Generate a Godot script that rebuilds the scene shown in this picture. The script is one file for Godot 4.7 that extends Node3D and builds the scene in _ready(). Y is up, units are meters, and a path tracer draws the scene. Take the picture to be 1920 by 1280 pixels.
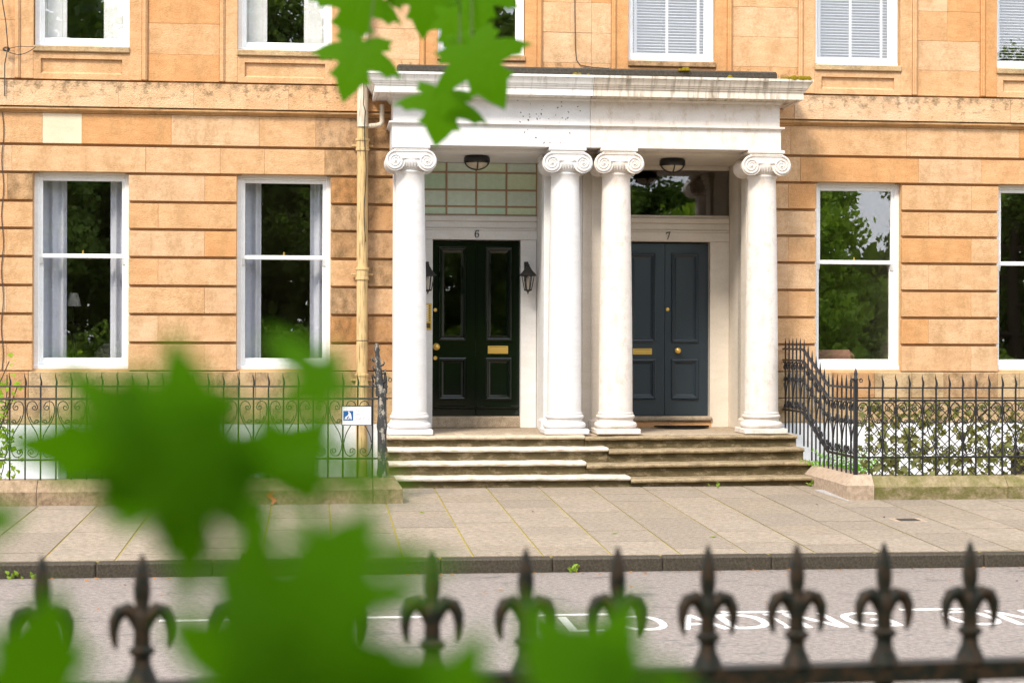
extends Node3D
# A sandstone terrace with a twin Ionic porch, seen across a street from a garden behind railings.
# Axes: x along the facade, y up (0 = pavement at the railing plinth), z towards the viewer (0 = wall face).

const F := 3250.0            # focal length in photograph pixels (1920 x 1280)
const TH := 0.11124          # the lens axis is turned this much to the right of the facade's normal
const ROLL := 0.003
const CAM := Vector3(0, 1.70, 21.3)

var M := {}
var rng := RandomNumberGenerator.new()
var taken := {}

# ---------------------------------------------------------------- pixels to places
func ray(px: float, py: float) -> Vector3:
	var u := (px - 960.0) / F
	var v := (640.0 - py) / F
	var a := u * cos(ROLL) - v * sin(ROLL)
	var b := u * sin(ROLL) + v * cos(ROLL)
	return Vector3(sin(TH) + a * cos(TH), b, -cos(TH) + a * sin(TH))

func wp(px: float, py: float, z := 0.0) -> Vector3:      # the point of the plane z seen at that pixel
	var d := ray(px, py)
	return CAM + d * ((z - CAM.z) / d.z)

func wx(px: float, z := 0.0, py := 500.0) -> float:
	return wp(px, py, z).x

func wy(py: float, z := 0.0, px := 960.0) -> float:
	return wp(px, py, z).y

func near(px: float, py: float, depth: float) -> Vector3:  # a point at that distance along the lens axis
	return CAM + ray(px, py) * depth

func gy(z: float) -> float:                               # height of the pavement
	return -0.0308 * (z - 3.1)

# ---------------------------------------------------------------- geometry
class Geo:
	var v := PackedVector3Array()
	var n := PackedVector3Array()
	var uv := PackedVector2Array()
	var ix := PackedInt32Array()

	func tri(a: Vector3, b: Vector3, c: Vector3) -> void:      # anticlockwise seen from outside
		var m := (b - a).cross(c - a).normalized()
		var k := v.size()
		v.append_array([a, b, c])
		n.append_array([m, m, m])
		uv.append_array([Vector2(), Vector2(), Vector2()])
		ix.append_array([k, k + 2, k + 1])

	func quad(a: Vector3, b: Vector3, c: Vector3, d: Vector3) -> void:
		var m := (c - a).cross(d - b).normalized()
		var k := v.size()
		v.append_array([a, b, c, d])
		n.append_array([m, m, m, m])
		uv.append_array([Vector2(0, 1), Vector2(1, 1), Vector2(1, 0), Vector2(0, 0)])
		ix.append_array([k, k + 2, k + 1, k, k + 3, k + 2])

	func quad_out(a: Vector3, b: Vector3, c: Vector3, d: Vector3, mid: Vector3) -> void:
		if (c - a).cross(d - b).dot((a + b + c + d) * 0.25 - mid) < 0.0:
			quad(d, c, b, a)
		else:
			quad(a, b, c, d)

	func hexa(p: Array) -> void:       # eight corners: bottom 0-3 round, top 4-7 round
		var mid := Vector3()
		for q in p:
			mid += q / 8.0
		for f in [[0, 1, 2, 3], [4, 5, 6, 7], [0, 1, 5, 4], [1, 2, 6, 5], [2, 3, 7, 6], [3, 0, 4, 7]]:
			quad_out(p[f[0]], p[f[1]], p[f[2]], p[f[3]], mid)

	func box(a: Vector3, b: Vector3) -> void:
		hexa([Vector3(a.x, a.y, a.z), Vector3(b.x, a.y, a.z), Vector3(b.x, a.y, b.z), Vector3(a.x, a.y, b.z), Vector3(a.x, b.y, a.z), Vector3(b.x, b.y, a.z), Vector3(b.x, b.y, b.z), Vector3(a.x, b.y, b.z)])

	func cbox(a: Vector3, b: Vector3, e: float) -> void:      # a box with chamfered edges
		var mid := (a + b) * 0.5
		var h := (b - a) * 0.5
		e = minf(e, minf(h.x, minf(h.y, h.z)) * 0.8)
		var at := func(ax: int, s: Vector3) -> Vector3:
			var q := h - Vector3(e, e, e)
			q[ax] = h[ax]
			return mid + q * s
		for ax in 3:
			var o1 := (ax + 1) % 3
			var o2 := (ax + 2) % 3
			for sg in [-1.0, 1.0]:
				var c := []
				for k in [[-1.0, -1.0], [1.0, -1.0], [1.0, 1.0], [-1.0, 1.0]]:
					var s := Vector3()
					s[ax] = sg
					s[o1] = k[0]
					s[o2] = k[1]
					c.append(at.call(ax, s))
				quad_out(c[0], c[1], c[2], c[3], mid)
			for s1 in [-1.0, 1.0]:
				for s2 in [-1.0, 1.0]:
					var c := []
					for k in [[o1, -1.0], [o1, 1.0], [o2, 1.0], [o2, -1.0]]:
						var s := Vector3()
						s[ax] = k[1]
						s[o1] = s1
						s[o2] = s2
						c.append(at.call(k[0], s))
					quad_out(c[0], c[1], c[2], c[3], mid)
		for sx in [-1.0, 1.0]:
			for sy in [-1.0, 1.0]:
				for sz in [-1.0, 1.0]:
					var s := Vector3(sx, sy, sz)
					var p: Vector3 = at.call(0, s)
					var q: Vector3 = at.call(1, s)
					var r: Vector3 = at.call(2, s)
					if (q - p).cross(r - p).dot(p - mid) < 0.0:
						tri(p, r, q)
					else:
						tri(p, q, r)

	func tube(pts: Array, rad: Variant, sides := 6, flat := 1.0) -> void:   # along a line of points; rad a number or one for each point
		var k0 := v.size()
		var side := Vector3()
		var m := pts.size()
		for i in m:
			var t: Vector3 = (pts[mini(i + 1, m - 1)] - pts[maxi(i - 1, 0)]).normalized()
			if i == 0:
				side = t.cross(Vector3(0.13, 0.21, 0.97) if absf(t.z) < 0.9 else Vector3(0.1, 1, 0.1)).normalized()
			else:
				side = (side - t * side.dot(t)).normalized()
			var up := t.cross(side)
			var r: float = rad if rad is float else rad[i]
			for j in sides:
				var a := TAU * j / sides + PI / sides
				var w := side * cos(a) + up * sin(a) * flat
				v.append(pts[i] + w * r)
				n.append(w.normalized())
				uv.append(Vector2(float(j) / sides, float(i) / maxi(m - 1, 1)))
		for i in m - 1:
			for j in sides:
				var a := k0 + i * sides + j
				var b := k0 + i * sides + (j + 1) % sides
				ix.append_array([a, a + sides, b, b, a + sides, b + sides])
		for e in [0, m - 1]:
			var base: int = k0 + e * sides
			for j in range(1, sides - 1):
				if e == 0:
					ix.append_array([base, base + j, base + j + 1])
				else:
					ix.append_array([base, base + j + 1, base + j])

	func lathe(prof: Array, at: Vector3, segs := 24, bas := Basis()) -> void:   # Vector2(radius, height), upwards
		if prof[0].y > prof[-1].y:
			prof = prof.duplicate()
			prof.reverse()
		var m := prof.size()
		var norm := []
		for i in m - 1:
			var d: Vector2 = prof[i + 1] - prof[i]
			norm.append(Vector2(d.y, -d.x).normalized())
		for i in m - 1:
			var n0: Vector2 = norm[i]
			var n1: Vector2 = norm[i]
			if i > 0 and norm[i - 1].dot(norm[i]) > 0.6:
				n0 = (norm[i - 1] + norm[i]).normalized()
			if i < m - 2 and norm[i + 1].dot(norm[i]) > 0.6:
				n1 = (norm[i + 1] + norm[i]).normalized()
			var k := v.size()
			for j in segs + 1:
				var a := TAU * j / segs
				var w := Vector3(cos(a), 0, sin(a))
				for e in 2:
					var p: Vector2 = prof[i + e]
					var q: Vector2 = n0 if e == 0 else n1
					v.append(at + bas * (w * p.x + Vector3(0, p.y, 0)))
					n.append((bas * (w * q.x + Vector3(0, q.y, 0))).normalized())
					uv.append(Vector2(float(j) / segs, p.y))
			for j in segs:
				var a := k + j * 2
				ix.append_array([a, a + 2, a + 1, a + 1, a + 2, a + 3])

	func sweep(path: Array, prof: Array) -> void:   # prof: Vector2(outward, y) upwards; path: Vector2(x, z); outward is to the right of the path's way
		var off := []
		for i in path.size():
			var a: Vector2 = (path[i] - path[i - 1]).normalized() if i > 0 else Vector2()
			var b: Vector2 = (path[i + 1] - path[i]).normalized() if i < path.size() - 1 else Vector2()
			var na := Vector2(-a.y, a.x)
			var nb := Vector2(-b.y, b.x)
			if i == 0:
				off.append(nb)
			elif i == path.size() - 1:
				off.append(na)
			else:
				off.append((na + nb) / (1.0 + na.dot(nb)))
		for i in path.size() - 1:
			for j in prof.size() - 1:
				var c := []
				for k in [[i, j], [i + 1, j], [i + 1, j + 1], [i, j + 1]]:
					var p: Vector2 = path[k[0]] + off[k[0]] * prof[k[1]].x
					c.append(Vector3(p.x, prof[k[1]].y, p.y))
				quad(c[0], c[1], c[2], c[3])
		for e in [0, path.size() - 1]:
			for j in range(1, prof.size() - 1):
				var c := []
				for k in [0, j, j + 1]:
					var p: Vector2 = path[e] + off[e] * prof[k].x
					c.append(Vector3(p.x, prof[k].y, p.y))
				if e == 0:
					tri(c[0], c[1], c[2])
				else:
					tri(c[0], c[2], c[1])

	func prism(poly: PackedVector2Array, bas: Basis, at: Vector3, depth: float) -> void:   # outline in bas.x, bas.y; thickness along bas.z
		var tr := Geometry2D.triangulate_polygon(poly)
		var k := v.size()
		for s in [0.0, depth]:
			for p in poly:
				v.append(at + bas * Vector3(p.x, p.y, s))
				n.append(bas.z * (1.0 if s > 0.0 else -1.0))
				uv.append(p)
		var m := poly.size()
		for i in range(0, tr.size(), 3):
			var a: Vector2 = poly[tr[i]]
			var ccw := (poly[tr[i + 1]] - a).cross(poly[tr[i + 2]] - a) > 0.0
			var t := [tr[i], tr[i + 1], tr[i + 2]] if ccw else [tr[i], tr[i + 2], tr[i + 1]]
			ix.append_array([k + m + t[0], k + m + t[2], k + m + t[1], k + t[0], k + t[1], k + t[2]])
		var turn := Geometry2D.is_polygon_clockwise(poly)
		for i in m:
			var p := poly[i]
			var q := poly[(i + 1) % m]
			var a := at + bas * Vector3(p.x, p.y, 0)
			var b := at + bas * Vector3(q.x, q.y, 0)
			var up := bas.z * depth
			if turn:
				quad(b, a, a + up, b + up)
			else:
				quad(a, b, b + up, a + up)

	func mesh() -> ArrayMesh:
		var arr := []
		arr.resize(Mesh.ARRAY_MAX)
		arr[Mesh.ARRAY_VERTEX] = v
		arr[Mesh.ARRAY_NORMAL] = n
		arr[Mesh.ARRAY_TEX_UV] = uv
		arr[Mesh.ARRAY_INDEX] = ix
		var m := ArrayMesh.new()
		m.add_surface_from_arrays(Mesh.PRIMITIVE_TRIANGLES, arr)
		return m

# ---------------------------------------------------------------- things and parts
func numbered(called: String) -> String:
	var k: int = taken.get(called, 0)
	taken[called] = k + 1
	return called if k == 0 else "%s_%03d" % [called, k]

func thing(called: String, label: String, category: String, at := Vector3.ZERO, group := "") -> Node3D:
	var o := Node3D.new()
	o.name = numbered(called)
	add_child(o)
	o.position = at
	o.set_meta("label", label)
	o.set_meta("category", category)
	if group:
		o.set_meta("group", group)
	return o

func structure(called: String) -> Node3D:
	var o := Node3D.new()
	o.name = numbered(called)
	add_child(o)
	o.set_meta("kind", "structure")
	return o

func origin(o: Node3D) -> Vector3:      # where the thing's own axes start
	var p := Vector3()
	var q: Node = o
	while q is Node3D and q != self:
		p += q.position
		q = q.get_parent()
	return p

func part(parent: Node3D, called: String, mesh: Mesh, mat: Material, stuff := false) -> MeshInstance3D:   # a mesh given in the scene's axes
	var o := MeshInstance3D.new()
	o.name = called
	o.mesh = mesh
	o.material_override = mat
	o.cast_shadow = GeometryInstance3D.SHADOW_CASTING_SETTING_ON
	parent.add_child(o, true)
	o.position = -origin(parent)
	if stuff:
		o.set_meta("kind", "stuff")
	return o

func pbox(parent: Node3D, called: String, a: Vector3, b: Vector3, mat: Material, e := 0.0) -> MeshInstance3D:
	var g := Geo.new()
	if e > 0.0:
		g.cbox(a, b, e)
	else:
		g.box(a, b)
	return part(parent, called, g.mesh(), mat)

func sub(parent: Node3D, called: String) -> Node3D:        # a part that only holds its pieces
	var o := Node3D.new()
	o.name = called
	parent.add_child(o, true)
	return o

# ---------------------------------------------------------------- materials
func lin(r: float, g: float, b: float, a := 1.0) -> Color:
	var c := Color(r, g, b).linear_to_srgb()
	c.a = a
	return c

func field(layers: Array, size: int, sd: int) -> PackedFloat32Array:   # layers of [frequency, octaves, weight, stretch x, stretch y]
	var acc := PackedFloat32Array()
	acc.resize(size * size)
	for l in layers:
		var f := FastNoiseLite.new()
		f.seed = sd
		sd += 17
		f.frequency = l[0]
		f.fractal_octaves = l[1]
		f.fractal_type = FastNoiseLite.FRACTAL_FBM if l[1] > 1 else FastNoiseLite.FRACTAL_NONE
		var im := f.get_seamless_image(int(size / l[3]), int(size / l[4]))
		if im.get_width() != size or im.get_height() != size:
			im.resize(size, size, Image.INTERPOLATE_CUBIC)
		var d := im.get_data()
		var w: float = l[2] / 255.0
		for i in size * size:
			acc[i] += d[i] * w
	return acc

func picture(vals: PackedFloat32Array, size: int, c0: Color, c1: Color, lo: float, hi: float, alpha := false, rows: Array = []) -> ImageTexture:
	var by := PackedByteArray()
	by.resize(size * size * 4)
	for i in size * size:
		var t := clampf((vals[i] - lo) / (hi - lo), 0.0, 1.0)
		if rows:
			var y := float(i / size) / size
			t = clampf((vals[i] - lo - lerpf(rows[0], rows[1], y)) / (hi - lo), 0.0, 1.0)
		var k := i * 4
		if alpha:
			by[k] = int(c1.r * 255)
			by[k + 1] = int(c1.g * 255)
			by[k + 2] = int(c1.b * 255)
			by[k + 3] = int(t * c1.a * 255)
		else:
			by[k] = int(lerpf(c0.r, c1.r, t) * 255)
			by[k + 1] = int(lerpf(c0.g, c1.g, t) * 255)
			by[k + 2] = int(lerpf(c0.b, c1.b, t) * 255)
			by[k + 3] = 255
	return ImageTexture.create_from_image(Image.create_from_data(size, size, false, Image.FORMAT_RGBA8, by))

func mat(called: String, c: Color, rough := 0.85, tex: Texture2D = null, scale := Vector3.ONE, spec := 0.4) -> StandardMaterial3D:
	var m := StandardMaterial3D.new()
	m.resource_name = called
	m.albedo_color = c
	m.roughness = rough
	m.metallic_specular = spec
	m.uv1_triplanar = true
	m.uv1_world_triplanar = true
	m.uv1_triplanar_sharpness = 6.0
	m.uv1_scale = scale
	if tex:
		m.albedo_texture = tex
	M[called] = m
	return m

func relief(m: StandardMaterial3D, tex: Texture2D, cm: float) -> void:
	m.heightmap_enabled = true
	m.heightmap_texture = tex
	m.heightmap_scale = cm

func over(m: StandardMaterial3D, tex: Texture2D, scale: Vector3, offset := Vector3.ZERO) -> void:   # stains laid over the colour
	m.detail_enabled = true
	m.detail_albedo = tex
	m.detail_blend_mode = BaseMaterial3D.BLEND_MODE_MIX
	m.detail_uv_layer = BaseMaterial3D.DETAIL_UV_2
	m.uv2_triplanar = true
	m.uv2_world_triplanar = true
	m.uv2_triplanar_sharpness = 6.0
	m.uv2_scale = scale
	m.uv2_offset = offset

func make_materials() -> void:
	var grain := field([[0.006, 4, 0.36, 1.0, 1.0], [0.09, 3, 0.36, 1.0, 1.0], [0.03, 3, 0.28, 4.0, 1.0]], 512, 3)
	var speck := field([[0.16, 2, 0.7, 1.0, 1.0], [0.02, 3, 0.3, 1.0, 1.0]], 512, 41)
	var blotch := field([[0.012, 5, 0.7, 1.0, 1.0], [0.08, 3, 0.3, 1.0, 1.0]], 512, 77)
	var streak := field([[0.05, 3, 0.6, 1.0, 8.0], [0.02, 4, 0.4, 1.0, 2.0]], 512, 91)
	var band := field([[0.03, 4, 0.65, 1.0, 6.0], [0.10, 3, 0.35, 1.0, 5.0]], 512, 131)
	var t_stone := picture(grain, 512, Color(0.93, 0.90, 0.865), Color(1, 1, 1), 0.33, 0.68)
	var t_speck := picture(speck, 512, Color(0.72, 0.71, 0.70), Color(1, 1, 1), 0.3, 0.62)
	var t_fine := picture(speck, 512, Color.BLACK, Color.WHITE, 0.25, 0.75)
	var t_soft := picture(grain, 512, Color(0.955, 0.95, 0.94), Color(1, 1, 1), 0.3, 0.65)
	var soot := lin(0.07, 0.05, 0.028)
	soot.a = 0.62
	var t_soot := picture(blotch, 512, soot, soot, 0.44, 0.86, true)
	var soot2 := lin(0.10, 0.065, 0.03)
	soot2.a = 0.72
	var t_soot_heavy := picture(blotch, 512, soot2, soot2, 0.26, 0.80, true)
	var lichen := lin(0.055, 0.05, 0.028)
	lichen.a = 0.72
	var t_band := picture(band, 512, lichen, lichen, 0.10, 0.52, true, [0.20, 0.62])
	var t_foot := picture(band, 512, soot, soot, 0.10, 0.50, true, [0.60, 0.14])
	var t_streak := picture(streak, 512, soot2, soot2, 0.46, 0.80, true)
	var green := lin(0.12, 0.12, 0.025)
	green.a = 0.8
	var t_moss := picture(blotch, 512, green, green, 0.42, 0.7, true)
	var t_wear := picture(blotch, 512, lin(0.3, 0.22, 0.13), lin(0.46, 0.37, 0.26), 0.49, 0.70, true)
	var stain := lin(0.34, 0.20, 0.085)
	stain.a = 0.42
	var t_stain := picture(field([[0.01, 5, 0.55, 1.0, 1.6], [0.05, 4, 0.45, 1.0, 1.0]], 512, 311), 512, stain, stain, 0.47, 0.74, true)
	# sandstone in several tones
	var tones := [[0.612, 0.379, 0.206], [0.607, 0.364, 0.191], [0.622, 0.399, 0.227], [0.602, 0.354, 0.18], [0.627, 0.418, 0.252], [0.617, 0.389, 0.217], [0.597, 0.32, 0.142], [0.617, 0.404, 0.242]]
	for i in tones.size():
		var c: Array = tones[i]
		var m := mat("sandstone %d" % i, lin(c[0], c[1], c[2]), 0.92, t_stone, Vector3(0.55, 0.55, 0.55) * (1.0 + 0.07 * i), 0.25)
		m.uv1_offset = Vector3(0.137 * i, 0.31 * i, 0.2)
		relief(m, t_fine, 0.35)
		over(m, t_stain, Vector3(0.5, 0.38, 0.5) * (1.0 + 0.09 * i), Vector3(0.31 * i, 0.17 * i, 0.1))
		var d := mat("sooty sandstone %d" % i, lin(c[0] * 0.80, c[1] * 0.78, c[2] * 0.74), 0.95, t_stone, Vector3(0.6, 0.6, 0.6), 0.2)
		relief(d, t_fine, 0.3)
		over(d, t_soot_heavy if i % 2 == 0 else t_soot, Vector3(0.75, 0.45, 0.75) * (1.0 + 0.1 * i), Vector3(0.23 * i, 0.37 * i, 0))
		var b := mat("band sandstone %d" % i, lin(c[0], c[1] * 1.04, c[2] * 1.1), 0.95, t_stone, Vector3(0.6, 0.6, 0.6), 0.2)
		relief(b, t_fine, 0.5)
		over(b, t_band, Vector3(0.45, 2.8, 0.45), Vector3(0.19 * i, -4.83 * 2.8, 0.1))
		var f := mat("foot sandstone %d" % i, lin(c[0], c[1], c[2]), 0.95, t_stone, Vector3(0.6, 0.6, 0.6), 0.2)
		relief(f, t_fine, 0.4)
		over(f, t_foot, Vector3(0.6, 1.9, 0.6), Vector3(0.21 * i, -5.36 * 1.9, 0.1))
	var m0 := mat("pale sandstone", lin(0.68, 0.56, 0.40), 0.9, t_soft, Vector3(0.9, 0.9, 0.9), 0.25)
	relief(m0, t_fine, 0.15)
	m0 = mat("backing stone", lin(0.59, 0.375, 0.195), 0.95, t_stone, Vector3(0.6, 0.6, 0.6), 0.2)
	m0 = mat("moulding stone", lin(0.58, 0.35, 0.165), 0.9, t_stone, Vector3(0.5, 1.5, 0.5), 0.25)
	over(m0, t_soot, Vector3(0.5, 0.9, 0.5))
	m0 = mat("base stone", lin(0.50, 0.36, 0.21), 0.95, t_stone, Vector3(0.6, 0.6, 0.6), 0.2)
	relief(m0, t_fine, 0.4)
	over(m0, t_soot, Vector3(0.45, 0.45, 0.45))
	m0 = mat("coping stone", lin(0.47, 0.34, 0.22), 0.95, t_speck, Vector3(1.4, 1.4, 1.4), 0.2)
	relief(m0, t_fine, 0.8)
	over(m0, t_soot, Vector3(0.8, 0.8, 0.8))
	m0 = mat("pink coping stone", lin(0.54, 0.41, 0.30), 0.95, t_speck, Vector3(1.4, 1.4, 1.4), 0.2)
	relief(m0, t_fine, 0.6)
	m0 = mat("mossy coping stone", lin(0.42, 0.33, 0.20), 0.95, t_speck, Vector3(1.4, 1.4, 1.4), 0.2)
	relief(m0, t_fine, 0.8)
	over(m0, picture(blotch, 512, green, green, 0.30, 0.66, true), Vector3(0.55, 0.9, 0.55), Vector3(0.2, 0.3, 0.4))
	m0 = mat("step stone", lin(0.47, 0.36, 0.22), 0.95, t_speck, Vector3(1.2, 1.2, 1.2), 0.2)
	relief(m0, t_fine, 0.8)
	over(m0, t_soot, Vector3(0.5, 0.9, 0.5))
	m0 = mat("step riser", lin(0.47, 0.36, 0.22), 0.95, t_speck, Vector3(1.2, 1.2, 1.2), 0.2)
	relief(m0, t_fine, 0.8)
	var algae_and_shade := lin(0.085, 0.066, 0.028)
	algae_and_shade.a = 0.85
	over(m0, picture(blotch, 512, algae_and_shade, algae_and_shade, 0.14, 0.50, true), Vector3(0.5, 1.3, 0.5), Vector3(0.4, 0.1, 0))  # algae grime, darkened further to paint in the shade under the noses
	m0 = mat("whitened step edge", lin(0.62, 0.56, 0.48), 0.85, t_soft, Vector3(1, 1, 1), 0.3)
	relief(m0, t_fine, 0.5)
	over(m0, t_wear, Vector3(0.8, 2.0, 0.8))
	m0 = mat("landing stone", lin(0.50, 0.40, 0.29), 0.95, t_speck, Vector3(0.9, 0.9, 0.9), 0.2)
	relief(m0, t_fine, 0.4)
	mat("mortar", lin(0.50, 0.48, 0.47), 0.9, t_speck, Vector3(2, 2, 2), 0.2)
	m0 = mat("landing edge", lin(0.62, 0.50, 0.37), 0.9, t_speck, Vector3(1.2, 1.2, 1.2), 0.2)
	over(m0, t_wear, Vector3(0.7, 1.5, 0.7))
	# paint
	m0 = mat("white masonry paint", lin(0.69, 0.665, 0.65), 0.6, t_soft, Vector3(0.8, 0.8, 0.8), 0.4)
	relief(m0, t_fine, 0.12)
	m0 = mat("cream masonry paint", lin(0.72, 0.65, 0.59), 0.65, t_soft, Vector3(0.8, 0.8, 0.8), 0.4)
	var scuff := lin(0.45, 0.34, 0.23)
	scuff.a = 0.5
	over(m0, picture(blotch, 512, scuff, scuff, 0.54, 0.80, true), Vector3(1.1, 0.6, 1.1))
	relief(m0, t_fine, 0.14)
	m0 = mat("streaked white paint", lin(0.80, 0.77, 0.74), 0.65, t_soft, Vector3(0.8, 0.8, 0.8), 0.4)
	over(m0, picture(streak, 512, soot2, soot2, 0.54, 0.90, true), Vector3(0.6, 0.6, 0.6))
	m0 = mat("streaked cream paint", lin(0.72, 0.63, 0.53), 0.7, t_soft, Vector3(0.8, 0.8, 0.8), 0.35)
	over(m0, t_streak, Vector3(0.6, 0.6, 0.6), Vector3(0.3, 0.1, 0))
	mat("porch white", lin(0.77, 0.75, 0.735), 0.6, t_soft, Vector3(0.7, 0.7, 0.7))
	mat("porch cream", lin(0.71, 0.635, 0.545), 0.6, t_soft, Vector3(0.7, 0.7, 0.7))
	mat("window white", lin(0.86, 0.86, 0.85), 0.35, t_soft, Vector3(0.5, 0.5, 0.5), 0.5)
	mat("basement white", lin(0.78, 0.79, 0.80), 0.7, t_soft, Vector3(0.5, 0.5, 0.5))
	m0 = mat("black gloss", lin(0.005, 0.009, 0.005), 0.08, null, Vector3.ONE, 0.5)
	m0 = mat("slate paint", lin(0.026, 0.040, 0.053), 0.3, null, Vector3.ONE, 0.5)
	m0 = mat("brass", lin(0.80, 0.52, 0.13), 0.3)
	m0.metallic = 0.55
	m0 = mat("dark slot", lin(0.10, 0.07, 0.02), 0.5)
	m0 = mat("black iron", lin(0.016, 0.016, 0.018), 0.38, t_speck, Vector3(3, 3, 3), 0.5)
	m0 = mat("worn iron", lin(0.055, 0.05, 0.045), 0.6, t_speck, Vector3(3, 3, 3), 0.4)
	var rust := lin(0.034, 0.019, 0.009)
	m0 = mat("rusty iron", lin(0.012, 0.013, 0.008), 0.65, t_speck, Vector3(4, 4, 4), 0.35)
	over(m0, picture(blotch, 512, rust, rust, 0.44, 0.60, true), Vector3(5, 5, 5))
	m0 = mat("flaked post", lin(0.05, 0.05, 0.05), 0.7, t_speck, Vector3(3, 3, 3), 0.4)
	var flake := lin(0.32, 0.29, 0.24)
	over(m0, picture(blotch, 512, flake, flake, 0.57, 0.68, true), Vector3(1.7, 0.8, 1.7))
	m0 = mat("pipe paint", lin(0.60, 0.42, 0.20), 0.55, t_soft, Vector3(0.8, 0.8, 0.8), 0.4)
	over(m0, t_streak, Vector3(2.0, 0.8, 2.0))
	m0 = mat("pale pipe paint", lin(0.68, 0.58, 0.46), 0.55, t_soft, Vector3(0.8, 0.8, 0.8), 0.4)
	over(m0, t_streak, Vector3(2.0, 0.8, 2.0))
	mat("cable", lin(0.05, 0.04, 0.035), 0.6)
	m0 = mat("roof felt", lin(0.12, 0.105, 0.085), 0.95, t_speck, Vector3(2.5, 2.5, 2.5), 0.2)
	relief(m0, t_fine, 1.0)
	mat("moss", lin(0.22, 0.16, 0.012), 1.0, t_speck, Vector3(6, 6, 6), 0.1)
	mat("weed", lin(0.16, 0.24, 0.02), 0.8)
	mat("dark flake", lin(0.10, 0.085, 0.075), 0.9)
	# glass
	m0 = mat("window glass", Color(0, 0, 0, 0.0), 0.0, null, Vector3.ONE, 0.5)
	m0.transparency = BaseMaterial3D.TRANSPARENCY_ALPHA
	m0.uv1_triplanar = false
	for i in 4:
		var c: Array = [[0.66, 0.82, 0.64], [0.72, 0.84, 0.62], [0.60, 0.80, 0.64], [0.72, 0.84, 0.74]][i]
		mat("frosted glass %d" % i, lin(c[0], c[1], c[2]), 0.22, t_soft, Vector3(3, 3, 3), 0.5)
	mat("lead", lin(0.40, 0.27, 0.17), 0.6)
	mat("bowl glass", lin(0.55, 0.47, 0.36), 0.3, null, Vector3.ONE, 0.5)
	# ground
	for i in 5:
		var c: Array = [[0.385, 0.312, 0.235], [0.36, 0.29, 0.215], [0.40, 0.325, 0.248], [0.37, 0.302, 0.23], [0.35, 0.285, 0.218]][i]
		m0 = mat("paving %d" % i, lin(c[0], c[1], c[2]), 0.9, t_speck, Vector3(1.1, 1.1, 1.1) * (1 + 0.1 * i), 0.3)
		relief(m0, t_fine, 0.5)
		over(m0, picture(blotch, 512, lin(0.24, 0.2, 0.15, 0.6), lin(0.24, 0.2, 0.15, 0.6), 0.5, 0.75, true) if i == 0 else M["paving 0"].detail_albedo, Vector3(0.35, 0.35, 0.35), Vector3(0.3 * i, 0, 0.2 * i))
	m0 = mat("joint moss", lin(0.40, 0.32, 0.09), 1.0, t_speck, Vector3(3, 3, 3), 0.1)
	m0 = mat("kerb stone", lin(0.145, 0.12, 0.09), 0.9, picture(speck, 512, Color(0.62, 0.61, 0.59), Color(1, 1, 1), 0.3, 0.65), Vector3(3.2, 3.2, 3.2), 0.3)
	relief(m0, t_fine, 0.8)
	m0 = mat("asphalt", lin(0.345, 0.288, 0.245), 0.58, picture(speck, 512, Color(0.55, 0.53, 0.52), Color(1, 1, 1), 0.28, 0.62), Vector3(1.6, 1.6, 1.6), 0.6)
	relief(m0, t_fine, 0.5)
	var tar := lin(0.07, 0.066, 0.064)
	tar.a = 0.75
	over(m0, picture(field([[0.014, 5, 0.7, 1.0, 1.0], [0.08, 3, 0.3, 1.0, 1.0]], 512, 203), 512, tar, tar, 0.66, 0.78, true), Vector3(0.22, 0.5, 0.45), Vector3(0.35, 0, 0.1))
	m0 = mat("road paint", lin(0.78, 0.74, 0.70), 0.7, t_soft, Vector3(2, 2, 2))
	over(m0, picture(speck, 512, lin(0.3, 0.28, 0.26), lin(0.3, 0.28, 0.26), 0.63, 0.70, true), Vector3(2, 2, 2))
	m0 = mat("garden soil", lin(0.07, 0.075, 0.03), 1.0, t_speck, Vector3(0.5, 0.5, 0.5), 0.1)
	mat("area floor", lin(0.22, 0.20, 0.17), 0.95, t_speck, Vector3(1, 1, 1), 0.2)
	# rooms and what is in them
	mat("room wall", lin(0.60, 0.54, 0.42), 0.9, t_soft)
	mat("room floor", lin(0.10, 0.065, 0.04), 0.6)
	m0 = mat("curtain cloth", lin(0.74, 0.76, 0.84), 0.9, t_soft, Vector3(1, 1, 1), 0.2)
	m0.backlight_enabled = true
	m0.backlight = Color(0.25, 0.25, 0.28)
	mat("blind slat", lin(0.72, 0.72, 0.70), 0.5)
	mat("blind tape", lin(0.60, 0.59, 0.55), 0.8)
	mat("lamp shade", lin(0.66, 0.66, 0.60), 0.8)
	mat("dark wood", lin(0.03, 0.02, 0.014), 0.4)
	mat("pink velour", lin(0.42, 0.22, 0.17), 0.9, t_soft, Vector3(2, 2, 2), 0.2)
	mat("pale cushion", lin(0.45, 0.42, 0.32), 0.9)
	mat("mat rubber", lin(0.018, 0.018, 0.022), 0.8, t_speck, Vector3(6, 6, 6))
	mat("black lettering", lin(0.012, 0.012, 0.012), 0.4)
	# the sign
	mat("sign white", lin(0.80, 0.80, 0.82), 0.35)
	mat("sign blue", lin(0.010, 0.085, 0.30), 0.4)
	mat("faded lettering", lin(0.50, 0.50, 0.52), 0.5)
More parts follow.
